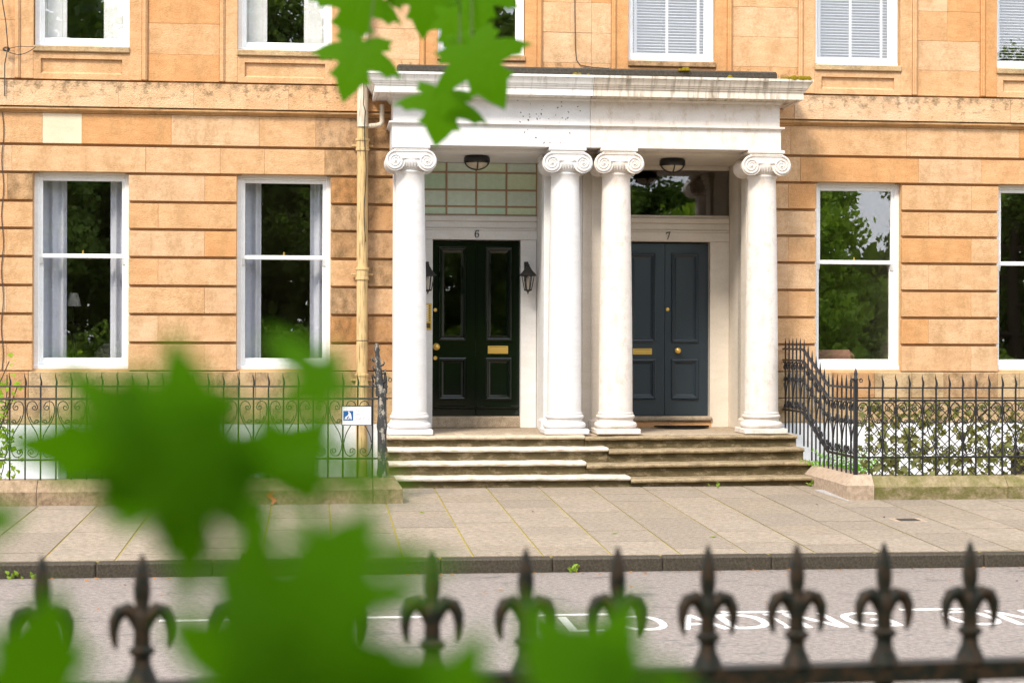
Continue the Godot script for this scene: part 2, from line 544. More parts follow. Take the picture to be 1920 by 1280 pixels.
	# leaves
	for a in [["maple leaf", [0.034, 0.096, 0.0011]], ["creeper leaf", [0.17, 0.25, 0.03]], ["ivy leaf", [0.14, 0.15, 0.055]], ["ivy leaf pale", [0.24, 0.25, 0.12]], ["fern", [0.13, 0.30, 0.02]], ["fallen leaf", [0.36, 0.16, 0.05]], ["house plant", [0.02, 0.06, 0.05]]]:
		m0 = mat(a[0], lin(a[1][0], a[1][1], a[1][2]), 0.6, null, Vector3.ONE, 0.12)
		m0.backlight_enabled = true
		m0.backlight = lin(a[1][0] * 2.4, a[1][1] * 2.4, a[1][2])
	M["fallen leaf"].backlight_enabled = false
	m0 = mat("tree leaf", Color.WHITE, 0.55, null, Vector3.ONE, 0.4)
	m0.vertex_color_use_as_albedo = true
	m0.backlight_enabled = true
	m0.backlight = lin(0.95, 0.95, 0.6)
	mat("bark", lin(0.09, 0.065, 0.045), 0.95, t_speck, Vector3(1.5, 0.6, 1.5), 0.2)
	mat("twig", lin(0.07, 0.09, 0.02), 0.7)
	mat("stem", lin(0.07, 0.045, 0.03), 0.9)

func stone(i: int) -> Material:
	return M["sandstone %d" % (posmod(i, 8))]

# ---------------------------------------------------------------- the scene
func _ready() -> void:
	rng.seed = 20240607
	# camera
	var cam := Camera3D.new()
	cam.name = "camera"
	add_child(cam)
	var at := CameraAttributesPhysical.new()
	at.frustum_focal_length = 60.0
	at.exposure_aperture = 4.8
	at.frustum_focus_distance = 20.3
	cam.attributes = at
	cam.fov = rad_to_deg(2.0 * atan(640.0 / F))
	cam.keep_aspect = Camera3D.KEEP_HEIGHT
	cam.near = 0.05
	cam.far = 400.0
	var fwd := Vector3(sin(TH), 0, -cos(TH))
	var rt := Vector3(cos(TH), 0, sin(TH))
	var right := rt * cos(ROLL) + Vector3.UP * sin(ROLL)
	var up := Vector3.UP * cos(ROLL) - rt * sin(ROLL)
	cam.transform = Transform3D(Basis(right, up, -fwd), CAM)
	cam.current = true
	# sky, sun, exposure
	var env := Environment.new()
	env.background_mode = Environment.BG_SKY
	var sm := ProceduralSkyMaterial.new()
	sm.sky_top_color = Color(0.86, 0.90, 0.96)
	sm.sky_horizon_color = Color(0.93, 0.94, 0.96)
	sm.sky_curve = 0.2
	sm.ground_bottom_color = Color(0.25, 0.24, 0.22)
	sm.ground_horizon_color = Color(0.45, 0.45, 0.44)
	sm.sun_angle_max = 1.0
	sm.energy_multiplier = 1.0
	var sky := Sky.new()
	sky.sky_material = sm
	env.sky = sky
	env.background_energy_multiplier = 0.88
	env.tonemap_mode = Environment.TONE_MAPPER_LINEAR
	env.tonemap_exposure = 3.15
	env.sdfgi_enabled = true
	env.ssao_enabled = true
	env.ssil_enabled = true
	var we := WorldEnvironment.new()
	we.name = "world_environment"
	we.environment = env
	add_child(we)
	var sun := DirectionalLight3D.new()
	sun.name = "sun"
	sun.light_energy = 0.5
	sun.light_color = Color(1.0, 0.965, 0.91)
	sun.light_angular_distance = 14.0
	sun.shadow_enabled = true
	add_child(sun)
	sun.look_at_from_position(Vector3.ZERO, Vector3(0.42, -0.80, -0.62))
	# setting, then things
	make_materials()
	build_ground()
	build_houses()
	build_portico()
	build_porch_details()
	build_steps()
	build_plinths()
	build_railings()
	build_street_things()
	build_rooms()
	build_plants()
	build_park()
	build_near_railing()
	build_near_leaves()

# ---------------------------------------------------------------- ground
const XL := -7.0
const XR := 12.5
const STEP_L := 0.80
const STEP_R := 5.74

func slab(x0: float, x1: float, z0: float, z1: float, lift := 0.0, thick := 0.05) -> ArrayMesh:   # follows the pavement's fall
	var g := Geo.new()
	var p := []
	for y in [-thick, 0.0]:
		for q in [[x0, z0], [x1, z0], [x1, z1], [x0, z1]]:
			p.append(Vector3(q[0], gy(q[1]) + y + lift, q[1]))
	g.hexa(p)
	return g.mesh()

func build_ground() -> void:
	rng.seed = 1101
	var pav := structure("pavement")
	part(pav, "bed", slab(-40, 40, 3.05, 6.76, -0.007, 0.2), M["joint moss"])
	part(pav, "bed", slab(STEP_L - 0.1, STEP_R + 0.05, 1.6, 3.05, -0.007, 0.2), M["joint moss"])
	var x := 0.116 - 13 * 0.593
	var col := 0
	while x < XR:
		var back := 3.06
		if x > 0.5 and x < 5.6:
			back = 1.62
		var z := 6.742
		var first := true
		while z > back + 0.02:
			var d := rng.randf_range(0.52, 0.92)
			if first:
				d = [0.45, 0.78, 0.30, 0.62][col % 4]
				first = false
			var zn := z - d
			if zn < back + 0.25:
				zn = back
			var o := part(pav, "slab", slab(x + 0.009, x + 0.593 - 0.009, zn + 0.004, z - 0.004, rng.randf_range(-0.002, 0.002)), M["paving %d" % rng.randi_range(0, 4)])
			o.set_meta("label", "grey sandstone paving slab")
			z = zn
		x += 0.593
		col += 1
	var far := structure("pavement")
	var g := Geo.new()
	g.box(Vector3(-60, -0.4, 15.75), Vector3(60, -0.11, 18.62))
	part(far, "paving", g.mesh(), M["paving 1"])
	# kerb
	var kerb := structure("kerb")
	var k := -6.5
	while k < XR:
		pbox(kerb, "kerbstone", Vector3(k + 0.003, -0.40, 6.752), Vector3(k + 0.937, gy(6.83) + rng.randf_range(-0.003, 0.003), 6.90), M["kerb stone"], 0.014)
		k += 0.94
	pbox(structure("kerb"), "kerbstone", Vector3(-60, -0.4, 15.6), Vector3(60, -0.115, 15.742), M["kerb stone"], 0.014)
	# road
	var road := structure("road")
	g = Geo.new()
	var nx := 48
	var nz := 12
	for i in nx:
		for j in nz:
			var q := []
			for e in [[0, 0], [0, 1], [1, 1], [1, 0]]:
				var zz := lerpf(6.86, 15.7, float(j + e[1]) / nz)
				q.append(Vector3(lerpf(-60, 60, float(i + e[0]) / nx), -0.235 + 0.02 * sin(PI * (zz - 6.86) / 8.84), zz))
			g.quad(q[0], q[1], q[2], q[3])
	part(road, "asphalt", g.mesh(), M["asphalt"])
	var marks := structure("road_markings")
	for s in [-1.08, 0.23, 1.54, 2.85, 4.16, 5.47, 6.78]:
		var gg := Geo.new()
		gg.box(Vector3(s, -0.24, 9.21), Vector3(s + 0.57, road_y(9.24) + 0.004, 9.27))
		part(marks, "painted_dash", gg.mesh(), M["road paint"])
	var font := SystemFont.new()
	font.font_names = PackedStringArray(["Droid Sans"])
	var letters := "LOADINGONLY"
	var lx := [1.66, 2.02, 2.42, 2.76, 3.12, 3.26, 3.62, 4.36, 4.74, 5.12, 5.45]
	var lw := [0.24, 0.34, 0.33, 0.31, 0.07, 0.30, 0.33, 0.34, 0.30, 0.24, 0.32]
	for i in letters.length():
		var tm := TextMesh.new()
		tm.text = letters[i]
		tm.font = font
		tm.font_size = 64
		tm.pixel_size = 0.01
		tm.depth = 0.5
		tm.curve_step = 2.0
		var bb := tm.get_aabb()
		var o := MeshInstance3D.new()
		o.name = "painted_letter"
		o.mesh = tm
		o.material_override = M["road paint"]
		marks.add_child(o, true)
		# laid flat: the letter's height runs along z, away from the reader
		var bas := Basis(Vector3(lw[i] / bb.size.x, 0, 0), Vector3(0, 0, -0.60 / bb.size.y), Vector3(0, 0.009, 0))
		o.transform = Transform3D(bas, Vector3(lx[i], road_y(9.65) + 0.0045, 9.95) - bas * Vector3(bb.position.x, bb.position.y, bb.end.z))
	# what lies in the gutter and on the flags
	var lit := Geo.new()
	for i in 260:
		var p := Vector3(rng.randf_range(-3.5, 8.5), 0, 6.92 + absf(rng.randfn(0, 0.10)))
		if rng.randf() < 0.3:
			p.z = rng.randf_range(7.0, 9.0)
		p.y = road_y(p.z) + 0.006
		scrap(lit, p, rng.randf_range(0.008, 0.02))
	for i in 60:
		var p := Vector3(rng.randf_range(-3.5, 8.5), 0, rng.randf_range(3.2, 6.7))
		if i < 26:
			p = Vector3(rng.randf_range(-3.5, 8.5), 0, 3.15 + absf(rng.randfn(0, 0.05)))
			if p.x > 0.9 and p.x < 5.7:
				p.z -= 1.28
		p.y = gy(p.z) + 0.006
		scrap(lit, p, rng.randf_range(0.006, 0.016))
	var lo := MeshInstance3D.new()
	lo.name = "leaf_litter"
	lo.mesh = lit.mesh()
	lo.material_override = M["fallen leaf"]
	add_child(lo)
	lo.set_meta("kind", "stuff")
	lo.set_meta("label", "scattered dry brown leaf scraps along kerb and pavement")
	lo.set_meta("category", "leaf litter")
	# the garden that the camera stands in, and the sunk area before the basement
	g = Geo.new()
	g.box(Vector3(-90, -0.6, 18.98), Vector3(90, 0.1, 120))
	part(structure("ground"), "soil", g.mesh(), M["garden soil"])
	var area := structure("basement_area")
	pbox(area, "floor", Vector3(XL - 30, -2.2, -0.3), Vector3(XR + 30, -2.0, 3.0), M["area floor"])
	for q in [[XL - 30, STEP_L - 0.02], [STEP_R + 0.12, XR + 30]]:
		pbox(area, "retaining_wall", Vector3(q[0], -2.2, 2.84), Vector3(q[1], gy(3.0) - 0.02, 3.06), M["basement white"])

func road_y(z: float) -> float:
	return -0.235 + 0.02 * sin(PI * (z - 6.86) / 8.84)

func scrap(g: Geo, p: Vector3, r: float) -> void:       # one curled bit of leaf
	var a := rng.randf() * TAU
	var u := Vector3(cos(a), rng.randf_range(-0.2, 0.2), sin(a)) * r
	var w := Vector3(-sin(a), rng.randf_range(0.0, 0.5), cos(a)) * r * rng.randf_range(0.5, 1.0)
	g.quad(p - u, p - w, p + u, p + w)

# ---------------------------------------------------------------- the two houses
const COURSES := [4.427, 4.065, 3.727, 3.386, 3.056, 2.718, 2.373, 2.030, 1.687, 1.338]

func block(house: Node3D, x0: float, x1: float, y0: float, y1: float, m: Material, z := 0.0, groove := 0.034) -> void:   # one ashlar, with a channel left open above it
	var g := Geo.new()
	g.cbox(Vector3(x0 + 0.0006, y0, -0.12), Vector3(x1 - 0.0006, y1 - groove, z + rng.randf_range(-0.003, 0.003)), 0.0035)
	part(house, "stone_block", g.mesh(), m)

func pier(house: Node3D, x0: float, x1: float, joints: Array, dirty: float) -> void:   # the rusticated courses of one pier; joints: two alternating lists of x
	for r in range(2, 9):
		var xs := [x0]
		for j in joints[r % joints.size()]:
			xs.append(j)
		xs.append(x1)
		for i in xs.size() - 1:
			var m := stone(rng.randi_range(0, 7))
			if rng.randf() < dirty:
				m = M["sooty sandstone %d" % rng.randi_range(0, 7)]
			block(house, xs[i], xs[i + 1], COURSES[r + 1], COURSES[r], m)

func course(house: Node3D, y0: float, y1: float, xs: Array, kind: String, groove := 0.034, dirty_from := 99.0, dirty_to := 99.0) -> void:
	for i in xs.size() - 1:
		var m: Material = M["%s %d" % [kind, rng.randi_range(0, 7)]]
		if xs[i] > dirty_from and xs[i] < dirty_to:
			m = M["sooty sandstone %d" % rng.randi_range(0, 7)]
		block(house, xs[i], xs[i + 1], y0, y1, m, 0.0, groove)

func walling(x0: float, x1: float, y0: float, y1: float, z0: float, z1: float, holes: Array) -> ArrayMesh:   # a wall with openings [x0, x1, y0, y1], from left to right
	var g := Geo.new()
	var x := x0
	for h in holes:
		if h[0] > x:
			g.box(Vector3(x, y0, z0), Vector3(h[0], y1, z1))
		if h[2] > y0:
			g.box(Vector3(h[0], y0, z0), Vector3(h[1], h[2], z1))
		if h[3] < y1:
			g.box(Vector3(h[0], h[3], z0), Vector3(h[1], y1, z1))
		x = h[1]
	if x < x1:
		g.box(Vector3(x, y0, z0), Vector3(x1, y1, z1))
	return g.mesh()

func sash_window(house: Node3D, x0: float, x1: float, y0: float, y1: float, meet: float) -> Node3D:
	var w := sub(house, "window")
	var wm: Material = M["window white"]
	var g := Geo.new()
	g.cbox(Vector3(x0 - 0.02, y0 - 0.02, -0.30), Vector3(x0 + 0.055, y1, -0.13), 0.006)
	g.cbox(Vector3(x1 - 0.055, y0 - 0.02, -0.30), Vector3(x1 + 0.02, y1, -0.13), 0.006)
	g.cbox(Vector3(x0 + 0.053, y1 - 0.05, -0.30), Vector3(x1 - 0.053, y1 + 0.02, -0.133), 0.006)
	part(w, "frame", g.mesh(), wm)
	g = Geo.new()
	g.cbox(Vector3(x0 - 0.03, y0 - 0.03, -0.32), Vector3(x1 + 0.03, y0 + 0.035, -0.10), 0.008)
	part(w, "sill", g.mesh(), wm)
	for s in [["upper_sash", meet - 0.025, y1 - 0.048, -0.20, -0.155, 0.02, 0.05], ["lower_sash", y0 + 0.036, meet + 0.03, -0.255, -0.207, 0.085, 0.055]]:
		g = Geo.new()
		var a: float = x0 + 0.05
		var b: float = x1 - 0.05
		var c: float = s[1]
		var d: float = s[2]
		var bot: float = 0.05 if s[0] == "upper_sash" else s[5]
		var top: float = 0.045
		g.cbox(Vector3(a, c, s[3]), Vector3(a + 0.045, d, s[4]), 0.006)
		g.cbox(Vector3(b - 0.045, c, s[3]), Vector3(b, d, s[4]), 0.006)
		g.cbox(Vector3(a + 0.043, c, s[3]), Vector3(b - 0.043, c + bot, s[4] - 0.002), 0.006)
		g.cbox(Vector3(a + 0.043, d - top, s[3]), Vector3(b - 0.043, d, s[4] - 0.002), 0.006)
		if s[0] == "upper_sash":      # the horns under the meeting rail
			for e in [a, b - 0.045]:
				g.hexa([Vector3(e, c - 0.07, s[3]), Vector3(e + 0.045, c - 0.07, s[3]), Vector3(e + 0.045, c - 0.07, s[3] + 0.012), Vector3(e, c - 0.07, s[3] + 0.012), Vector3(e, c, s[3]), Vector3(e + 0.045, c, s[3]), Vector3(e + 0.045, c, s[4]), Vector3(e, c, s[4])])
		var sh := part(w, s[0], g.mesh(), wm)
		# a glazed unit of three thin sheets, each face of which mirrors the trees
		var zm: float = (s[3] + s[4]) * 0.5
		g = Geo.new()
		g.box(Vector3(a + 0.04, c + bot - 0.005, zm - 0.012), Vector3(b - 0.04, d - top + 0.005, zm - 0.008))
		g.box(Vector3(a + 0.04, c + bot - 0.005, zm - 0.003), Vector3(b - 0.04, d - top + 0.005, zm + 0.001))
		g.box(Vector3(a + 0.04, c + bot - 0.005, zm + 0.006), Vector3(b - 0.04, d - top + 0.005, zm + 0.010))
		part(w, "pane", g.mesh(), M["window glass"])
	g = Geo.new()
	g.lathe([Vector2(0.0, 0.0), Vector2(0.014, 0.0), Vector2(0.010, 0.02), Vector2(0.012, 0.035), Vector2(0.0, 0.045)], Vector3((x0 + x1) / 2, meet + 0.03, -0.22), 10)
	part(w, "sash_catch", g.mesh(), M["brass"])
	return w

func build_houses() -> void:
	rng.seed = 1138
	var mid := wx(1108)
	var a := thing("terraced_house", "orange sandstone terraced house with the black door numbered 6", "house", Vector3(-1.5, 0, 0))
	var b := thing("terraced_house", "orange sandstone terraced house with the slate blue door numbered 7", "house", Vector3(7, 0, 0))
	var w1 := [wx(60), wx(240)]
	var w2 := [wx(443), wx(619)]
	var w3 := [wx(1531), wx(1692)]
	var w4 := [wx(1873), wx(1873) + 1.13]
	var gy0 := 1.355
	var gy1 := 3.727
	# the hidden body of the wall
	var holes_a := [[w1[0], w1[1], gy0, gy1], [w2[0], w2[1], gy0, gy1], [wx(770, -0.95), 2.804, -3.0, 4.06]]
	var holes_b := [[3.60, 5.343, -3.0, 4.06], [w3[0], w3[1], gy0, gy1], [w4[0], w4[1], gy0, gy1]]
	var bw := [[-3.30, -1.85], [-0.75, 0.15]]
	part(a, "wall_core", walling(XL, mid, 0.68, 4.49, -0.45, -0.058, holes_a), M["backing stone"])
	part(b, "wall_core", walling(mid, XR, 0.68, 4.49, -0.45, -0.058, holes_b), M["backing stone"])
	# base courses under the windows
	for q in [[a, [XL, -4.2, wx(54), -2.4, wx(330), -0.95, wx(480), wx(628), wx(700), 0.95]], [b, [5.5, wx(1560), wx(1640), wx(1710), wx(1770), wx(1870), 8.9, 9.9, 10.9, XR]]]:
		var xs: Array = q[1]
		for i in xs.size() - 1:
			var g := Geo.new()
			g.cbox(Vector3(xs[i] + 0.0015, 1.0, -0.1), Vector3(xs[i + 1] - 0.0015, 1.325, 0.035), 0.008)
			part(q[0], "stone_block", g.mesh(), M["base stone"] if i % 3 != 1 else M["sooty sandstone %d" % (i % 8)])
		var ys := [xs[0]]
		for i in range(1, xs.size() - 1):
			ys.append(xs[i] + 0.25)
		ys.append(xs[-1])
		for i in ys.size() - 1:
			var g := Geo.new()
			g.cbox(Vector3(ys[i] + 0.0015, 0.69, -0.1), Vector3(ys[i + 1] - 0.0015, 0.99, 0.038), 0.008)
			part(q[0], "stone_block", g.mesh(), M["base stone"])
	# basement walls, painted white, with their windows
	var bholes_a := [[-3.1, -2.35, -1.6, 0.30], [-0.72, 0.0, -1.6, 0.28]]
	var bholes_b := [[8.78, 9.75, -1.6, 0.36]]
	part(a, "basement_wall", walling(XL, 0.9, -2.2, 0.685, -0.45, 0.05, bholes_a), M["basement white"])
	part(b, "basement_wall", walling(5.6, XR, -2.2, 0.685, -0.45, 0.05, bholes_b), M["basement white"])
	for q in [[a, bholes_a], [b, bholes_b]]:
		for h in q[1]:
			var w := sub(q[0], "basement_window")
			pbox(w, "pane", Vector3(h[0], h[2], -0.22), Vector3(h[1], h[3], -0.214), M["window glass"])
			var g := Geo.new()
			g.box(Vector3(h[0], h[2], -0.24), Vector3(h[0] + 0.06, h[3], -0.17))
			g.box(Vector3(h[1] - 0.06, h[2], -0.24), Vector3(h[1], h[3], -0.17))
			g.box(Vector3(h[0] + 0.06, h[3] - 0.06, -0.24), Vector3(h[1] - 0.06, h[3], -0.172))
			g.box(Vector3(h[0] + 0.06, -0.72, -0.24), Vector3(h[1] - 0.06, -0.66, -0.172))
			part(w, "frame", g.mesh(), M["window white"])
	# rusticated ground floor
	pier(a, XL, w1[0], [[-5.6, -4.6, wx(12)], [-6.2, -5.1, -4.1]], 0.1)
	pier(a, w1[1], w2[0], [[wx(383)], [wx(296)]], 0.0)
	pier(a, w2[1], 0.93, [[wx(680)], [wx(690)]], 0.62)
	pier(b, 5.50, w3[0], [[wx(1478)], []], 0.0)
	pier(b, w3[1], w4[0], [[wx(1822)], [wx(1742)]], 0.0)
	pier(b, w4[1], XR, [[10.4, 11.4], [10.8, 11.8]], 0.0)
	course(a, COURSES[2], COURSES[1], [XL, -5.2, wx(21), wx(272), wx(412), wx(495), wx(608), wx(676), 0.93], "sandstone", 0.034, wx(600), 1.0)
	course(b, COURSES[2], COURSES[1], [5.5, wx(1501), wx(1723), wx(1840), 9.9, 11.2, XR], "sandstone")
	var top_a := [XL, -5.6, -4.4, wx(78), wx(152), wx(320), wx(485), wx(591), wx(672), 0.93]
	for i in top_a.size() - 1:
		var m: Material = stone(rng.randi_range(0, 7))
		if i == 3:
			m = M["pale sandstone"]
		elif i == 5:
			m = M["sandstone 4"]
		elif i > 6:
			m = M["sooty sandstone %d" % (i % 8)]
		block(a, top_a[i], top_a[i + 1], COURSES[1], COURSES[0], m, 0.0, 0.0)
	course(b, COURSES[1], COURSES[0], [5.5, wx(1482), wx(1700), wx(1796), 8.9, 10.3, 11.4, XR], "sandstone", 0.0)
	# string course: a moulding under a plain weathered band
	for q in [[a, XL, 0.93], [b, 5.5, XR]]:
		var g := Geo.new()
		g.sweep([Vector2(q[1], 0), Vector2(q[2], 0)], [Vector2(-0.1, 4.425), Vector2(0.012, 4.43), Vector2(0.018, 4.442), Vector2(0.05, 4.452), Vector2(0.066, 4.468), Vector2(0.064, 4.486), Vector2(0.05, 4.498), Vector2(-0.1, 4.50)])
		part(q[0], "moulding", g.mesh(), M["moulding stone"])
	for q in [[a, [XL, -5.3, -4.0, wx(26), wx(222), wx(362), wx(540), wx(672), 0.93]], [b, [5.5, wx(1486), wx(1540), wx(1718), wx(1890), 9.9, 11.2, XR]]]:
		var xs: Array = q[1]
		for i in xs.size() - 1:
			var g := Geo.new()
			var x0: float = xs[i] + 0.001
			var x1: float = xs[i + 1] - 0.001
			var f := 0.085 + rng.randf_range(-0.004, 0.004)
			g.hexa([Vector3(x0, 4.503, -0.1), Vector3(x1, 4.503, -0.1), Vector3(x1, 4.503, f), Vector3(x0, 4.503, f), Vector3(x0, 4.835, -0.1), Vector3(x1, 4.835, -0.1), Vector3(x1, 4.80, f - 0.01), Vector3(x0, 4.80, f - 0.01)])
			part(q[0], "band_stone", g.mesh(), M["band sandstone %d" % ((i * 3 + 1) % 8)])
	# first floor
	upper_floor(a, XL, mid, [[wx(61), wx(241), 5.245], [wx(444), wx(621), 5.245], [wx(819), wx(983), 5.245]], 0)
	upper_floor(b, mid, XR, [[wx(1177), wx(1340), 5.215], [wx(1527), wx(1688), 5.215], [wx(1868), wx(1868) + 1.12, 5.215]], 1)
	# ground floor windows
	for q in [[a, w1], [a, w2], [b, w3], [b, w4]]:
		sash_window(q[0], q[1][0], q[1][1], 1.365, 3.722, 2.72)
	# cable down the party wall and the tangle beside the upper window
	var cb := thing("cable", "thin black cable running down the house wall beside the leftmost windows", "cable", Vector3(wx(4), 0, 0.02))
	var g2 := Geo.new()
	var pts := []
	for i in 40:
		pts.append(Vector3(wx(4) + 0.012 * sin(i * 0.9), lerpf(0.7, 4.42, i / 39.0), 0.012))
	g2.tube(pts, 0.0055, 5)
	pts = []
	for p in [[8, 180], [8, 120], [14, 88], [10, 40], [4, 5], [0, -30]]:
		pts.append(wp(p[0], p[1], 0.10))
	g2.tube(pts, 0.007, 5)
	part(cb, "wire", g2.mesh(), M["cable"])
	g2 = Geo.new()
	pts = []
	for i in 24:
		var t := i / 23.0
		pts.append(wp(lerpf(6, 66, t), 92 + 12 * sin(t * PI) - 4 * t, 0.075))
	g2.tube(pts, 0.005, 5)
	pts = []
	for i in 24:
		var t := i / 23.0
		pts.append(wp(lerpf(6, 62, t), 90 - 4 * t + sin(t * 9.0), 0.08))
	g2.tube(pts, 0.004, 5)
	pts = []
	for i in 40:
		pts.append(wp(9 + 5 * cos(i * 0.7) + 0.1 * i, 92 + 4 * sin(i * 0.7), 0.075 + 0.0005 * i))
	g2.tube(pts, 0.005, 5)
	part(cb, "loose_wire", g2.mesh(), M["cable"])
	cb = thing("cable", "thin dark cable down the stone panel above the porch roof", "cable", Vector3(wx(1079), 5.0, 0.03))
	g2 = Geo.new()
	pts = []
	for p in [[1078, -60], [1078, 20], [1079, 90], [1081, 112], [1088, 122], [1110, 126], [1142, 128]]:
		pts.append(wp(p[0], p[1], 0.012))
	g2.tube(pts, 0.0055, 5)
	part(cb, "wire", g2.mesh(), M["cable"])

func upper_floor(house: Node3D, x0: float, x1: float, wins: Array, which: int) -> void:
	var holes := []
	for w in wins:
		holes.append([w[0], w[1], w[2], 7.75])
	part(house, "wall_core", walling(x0, x1, 4.49, 9.0, -0.45, -0.036, holes), M["backing stone"])
	# flat strips beside each window, a small moulding, then panels of ashlar between
	var edges := [x0]
	for w in wins:
		for s in [-1, 1]:
			var e: float = w[0] if s < 0 else w[1]
			var lo := minf(e, e + s * 0.15)
			var hi := maxf(e, e + s * 0.15)
			var tone: int = [6, 3, 1, 0][rng.randi_range(0, 3)]
			if w[0] > 0.8 and w[0] < 5.0:
				tone = 6
			pbox(house, "window_strip", Vector3(lo, 4.836, -0.1), Vector3(hi, 8.2, 0.02), stone(tone), 0.006)
			lo = minf(e + s * 0.152, e + s * 0.215)
			hi = maxf(e + s * 0.152, e + s * 0.215)
			var g := Geo.new()
			g.cbox(Vector3(lo, 4.836, -0.1), Vector3(hi, 8.2, 0.038), 0.012)
			g.cbox(Vector3(lo + 0.02, 4.836, 0.0), Vector3(hi - 0.015, 8.2, 0.052), 0.008)
			part(house, "moulding", g.mesh(), stone(tone))
			edges.append(e + s * 0.217)
		# sill stone, apron with its sunk panel
		var over_roof: bool = w[0] > 1.0 and w[0] < 5.0
		pbox(house, "sill_stone", Vector3(w[0] - 0.005, w[2] - 0.085, -0.2), Vector3(w[1] + 0.005, w[2] - 0.012, 0.045), M["sooty sandstone %d" % rng.randi_range(0, 7)] if over_roof else M["base stone"], 0.01)
		var ym: float = w[2] - 0.088
		var am: Material = stone(rng.randi_range(0, 7))
		var g := Geo.new()
		g.box(Vector3(w[0], 4.836, -0.1), Vector3(w[1], 4.90, 0.012))
		g.box(Vector3(w[0], ym - 0.075, -0.1), Vector3(w[1], ym, 0.012))
		g.box(Vector3(w[0], 4.90, -0.1), Vector3(w[0] + 0.085, ym - 0.075, 0.0125))
		g.box(Vector3(w[1] - 0.085, 4.90, -0.1), Vector3(w[1], ym - 0.075, 0.0125))
		g.quad(Vector3(w[0] + 0.085, 4.90, 0.012), Vector3(w[1] - 0.085, 4.90, 0.012), Vector3(w[1] - 0.11, 4.925, -0.02), Vector3(w[0] + 0.11, 4.925, -0.02))
		part(house, "apron", g.mesh(), am)
		pbox(house, "apron_panel", Vector3(w[0] + 0.08, 4.89, -0.1), Vector3(w[1] - 0.08, ym - 0.07, -0.022), am)
		var wn := sash_window(house, w[0], w[1], w[2], 7.73, 6.5)
		if which == 0 and w[0] < 0.8:        # white shutters folded back inside the glass
			for s in [0, 1]:
				var a0: float = w[0] + 0.06 if s == 0 else w[1] - 0.345
				var g3 := Geo.new()
				g3.cbox(Vector3(a0, w[2], -0.36), Vector3(a0 + 0.285, 7.7, -0.325), 0.004)
				g3.cbox(Vector3(a0 + 0.05, w[2] + 0.10, -0.34), Vector3(a0 + 0.235, 7.5, -0.318), 0.006)
				part(wn, "shutter", g3.mesh(), M["window white"])
	edges.append(x1)
	for i in range(0, edges.size(), 2):
		var l: float = edges[i]
		var r: float = edges[i + 1]
		if r - l < 0.05:
			continue
		var y := 4.836
		var row := 0
		for yn in [5.16, 5.535, 5.91, 6.29, 6.66, 7.04, 7.42, 7.8, 8.2, 8.6, 9.0]:
			var xs := [l, r]
			if r - l > 0.5 and (r - l > 1.6 or rng.randf() < 0.25):
				xs = [l, l + (r - l) * rng.randf_range(0.3, 0.7), r]
			for k in xs.size() - 1:
				var m: Material = stone(rng.randi_range(0, 7))
				if row == 0 and l > 0.3 and r < 6.2:
					m = M["foot sandstone %d" % rng.randi_range(0, 7)]
				elif row == 1 and xs.size() == 2 and rng.randf() < 0.5:
					m = M["sandstone 4"]
				var g4 := Geo.new()
				g4.cbox(Vector3(xs[k] + 0.001, y + 0.001, -0.1), Vector3(xs[k + 1] - 0.001, yn - 0.001, rng.randf_range(-0.002, 0.002)), 0.0025)
				part(house, "stone_block", g4.mesh(), m)
			y = yn
			row += 1

# ---------------------------------------------------------------- portico
const PORCH_FLOOR := 0.584
const COLUMN_X := [1.087, 2.965, 3.592, 5.405]
const COLUMN_Z := 0.50

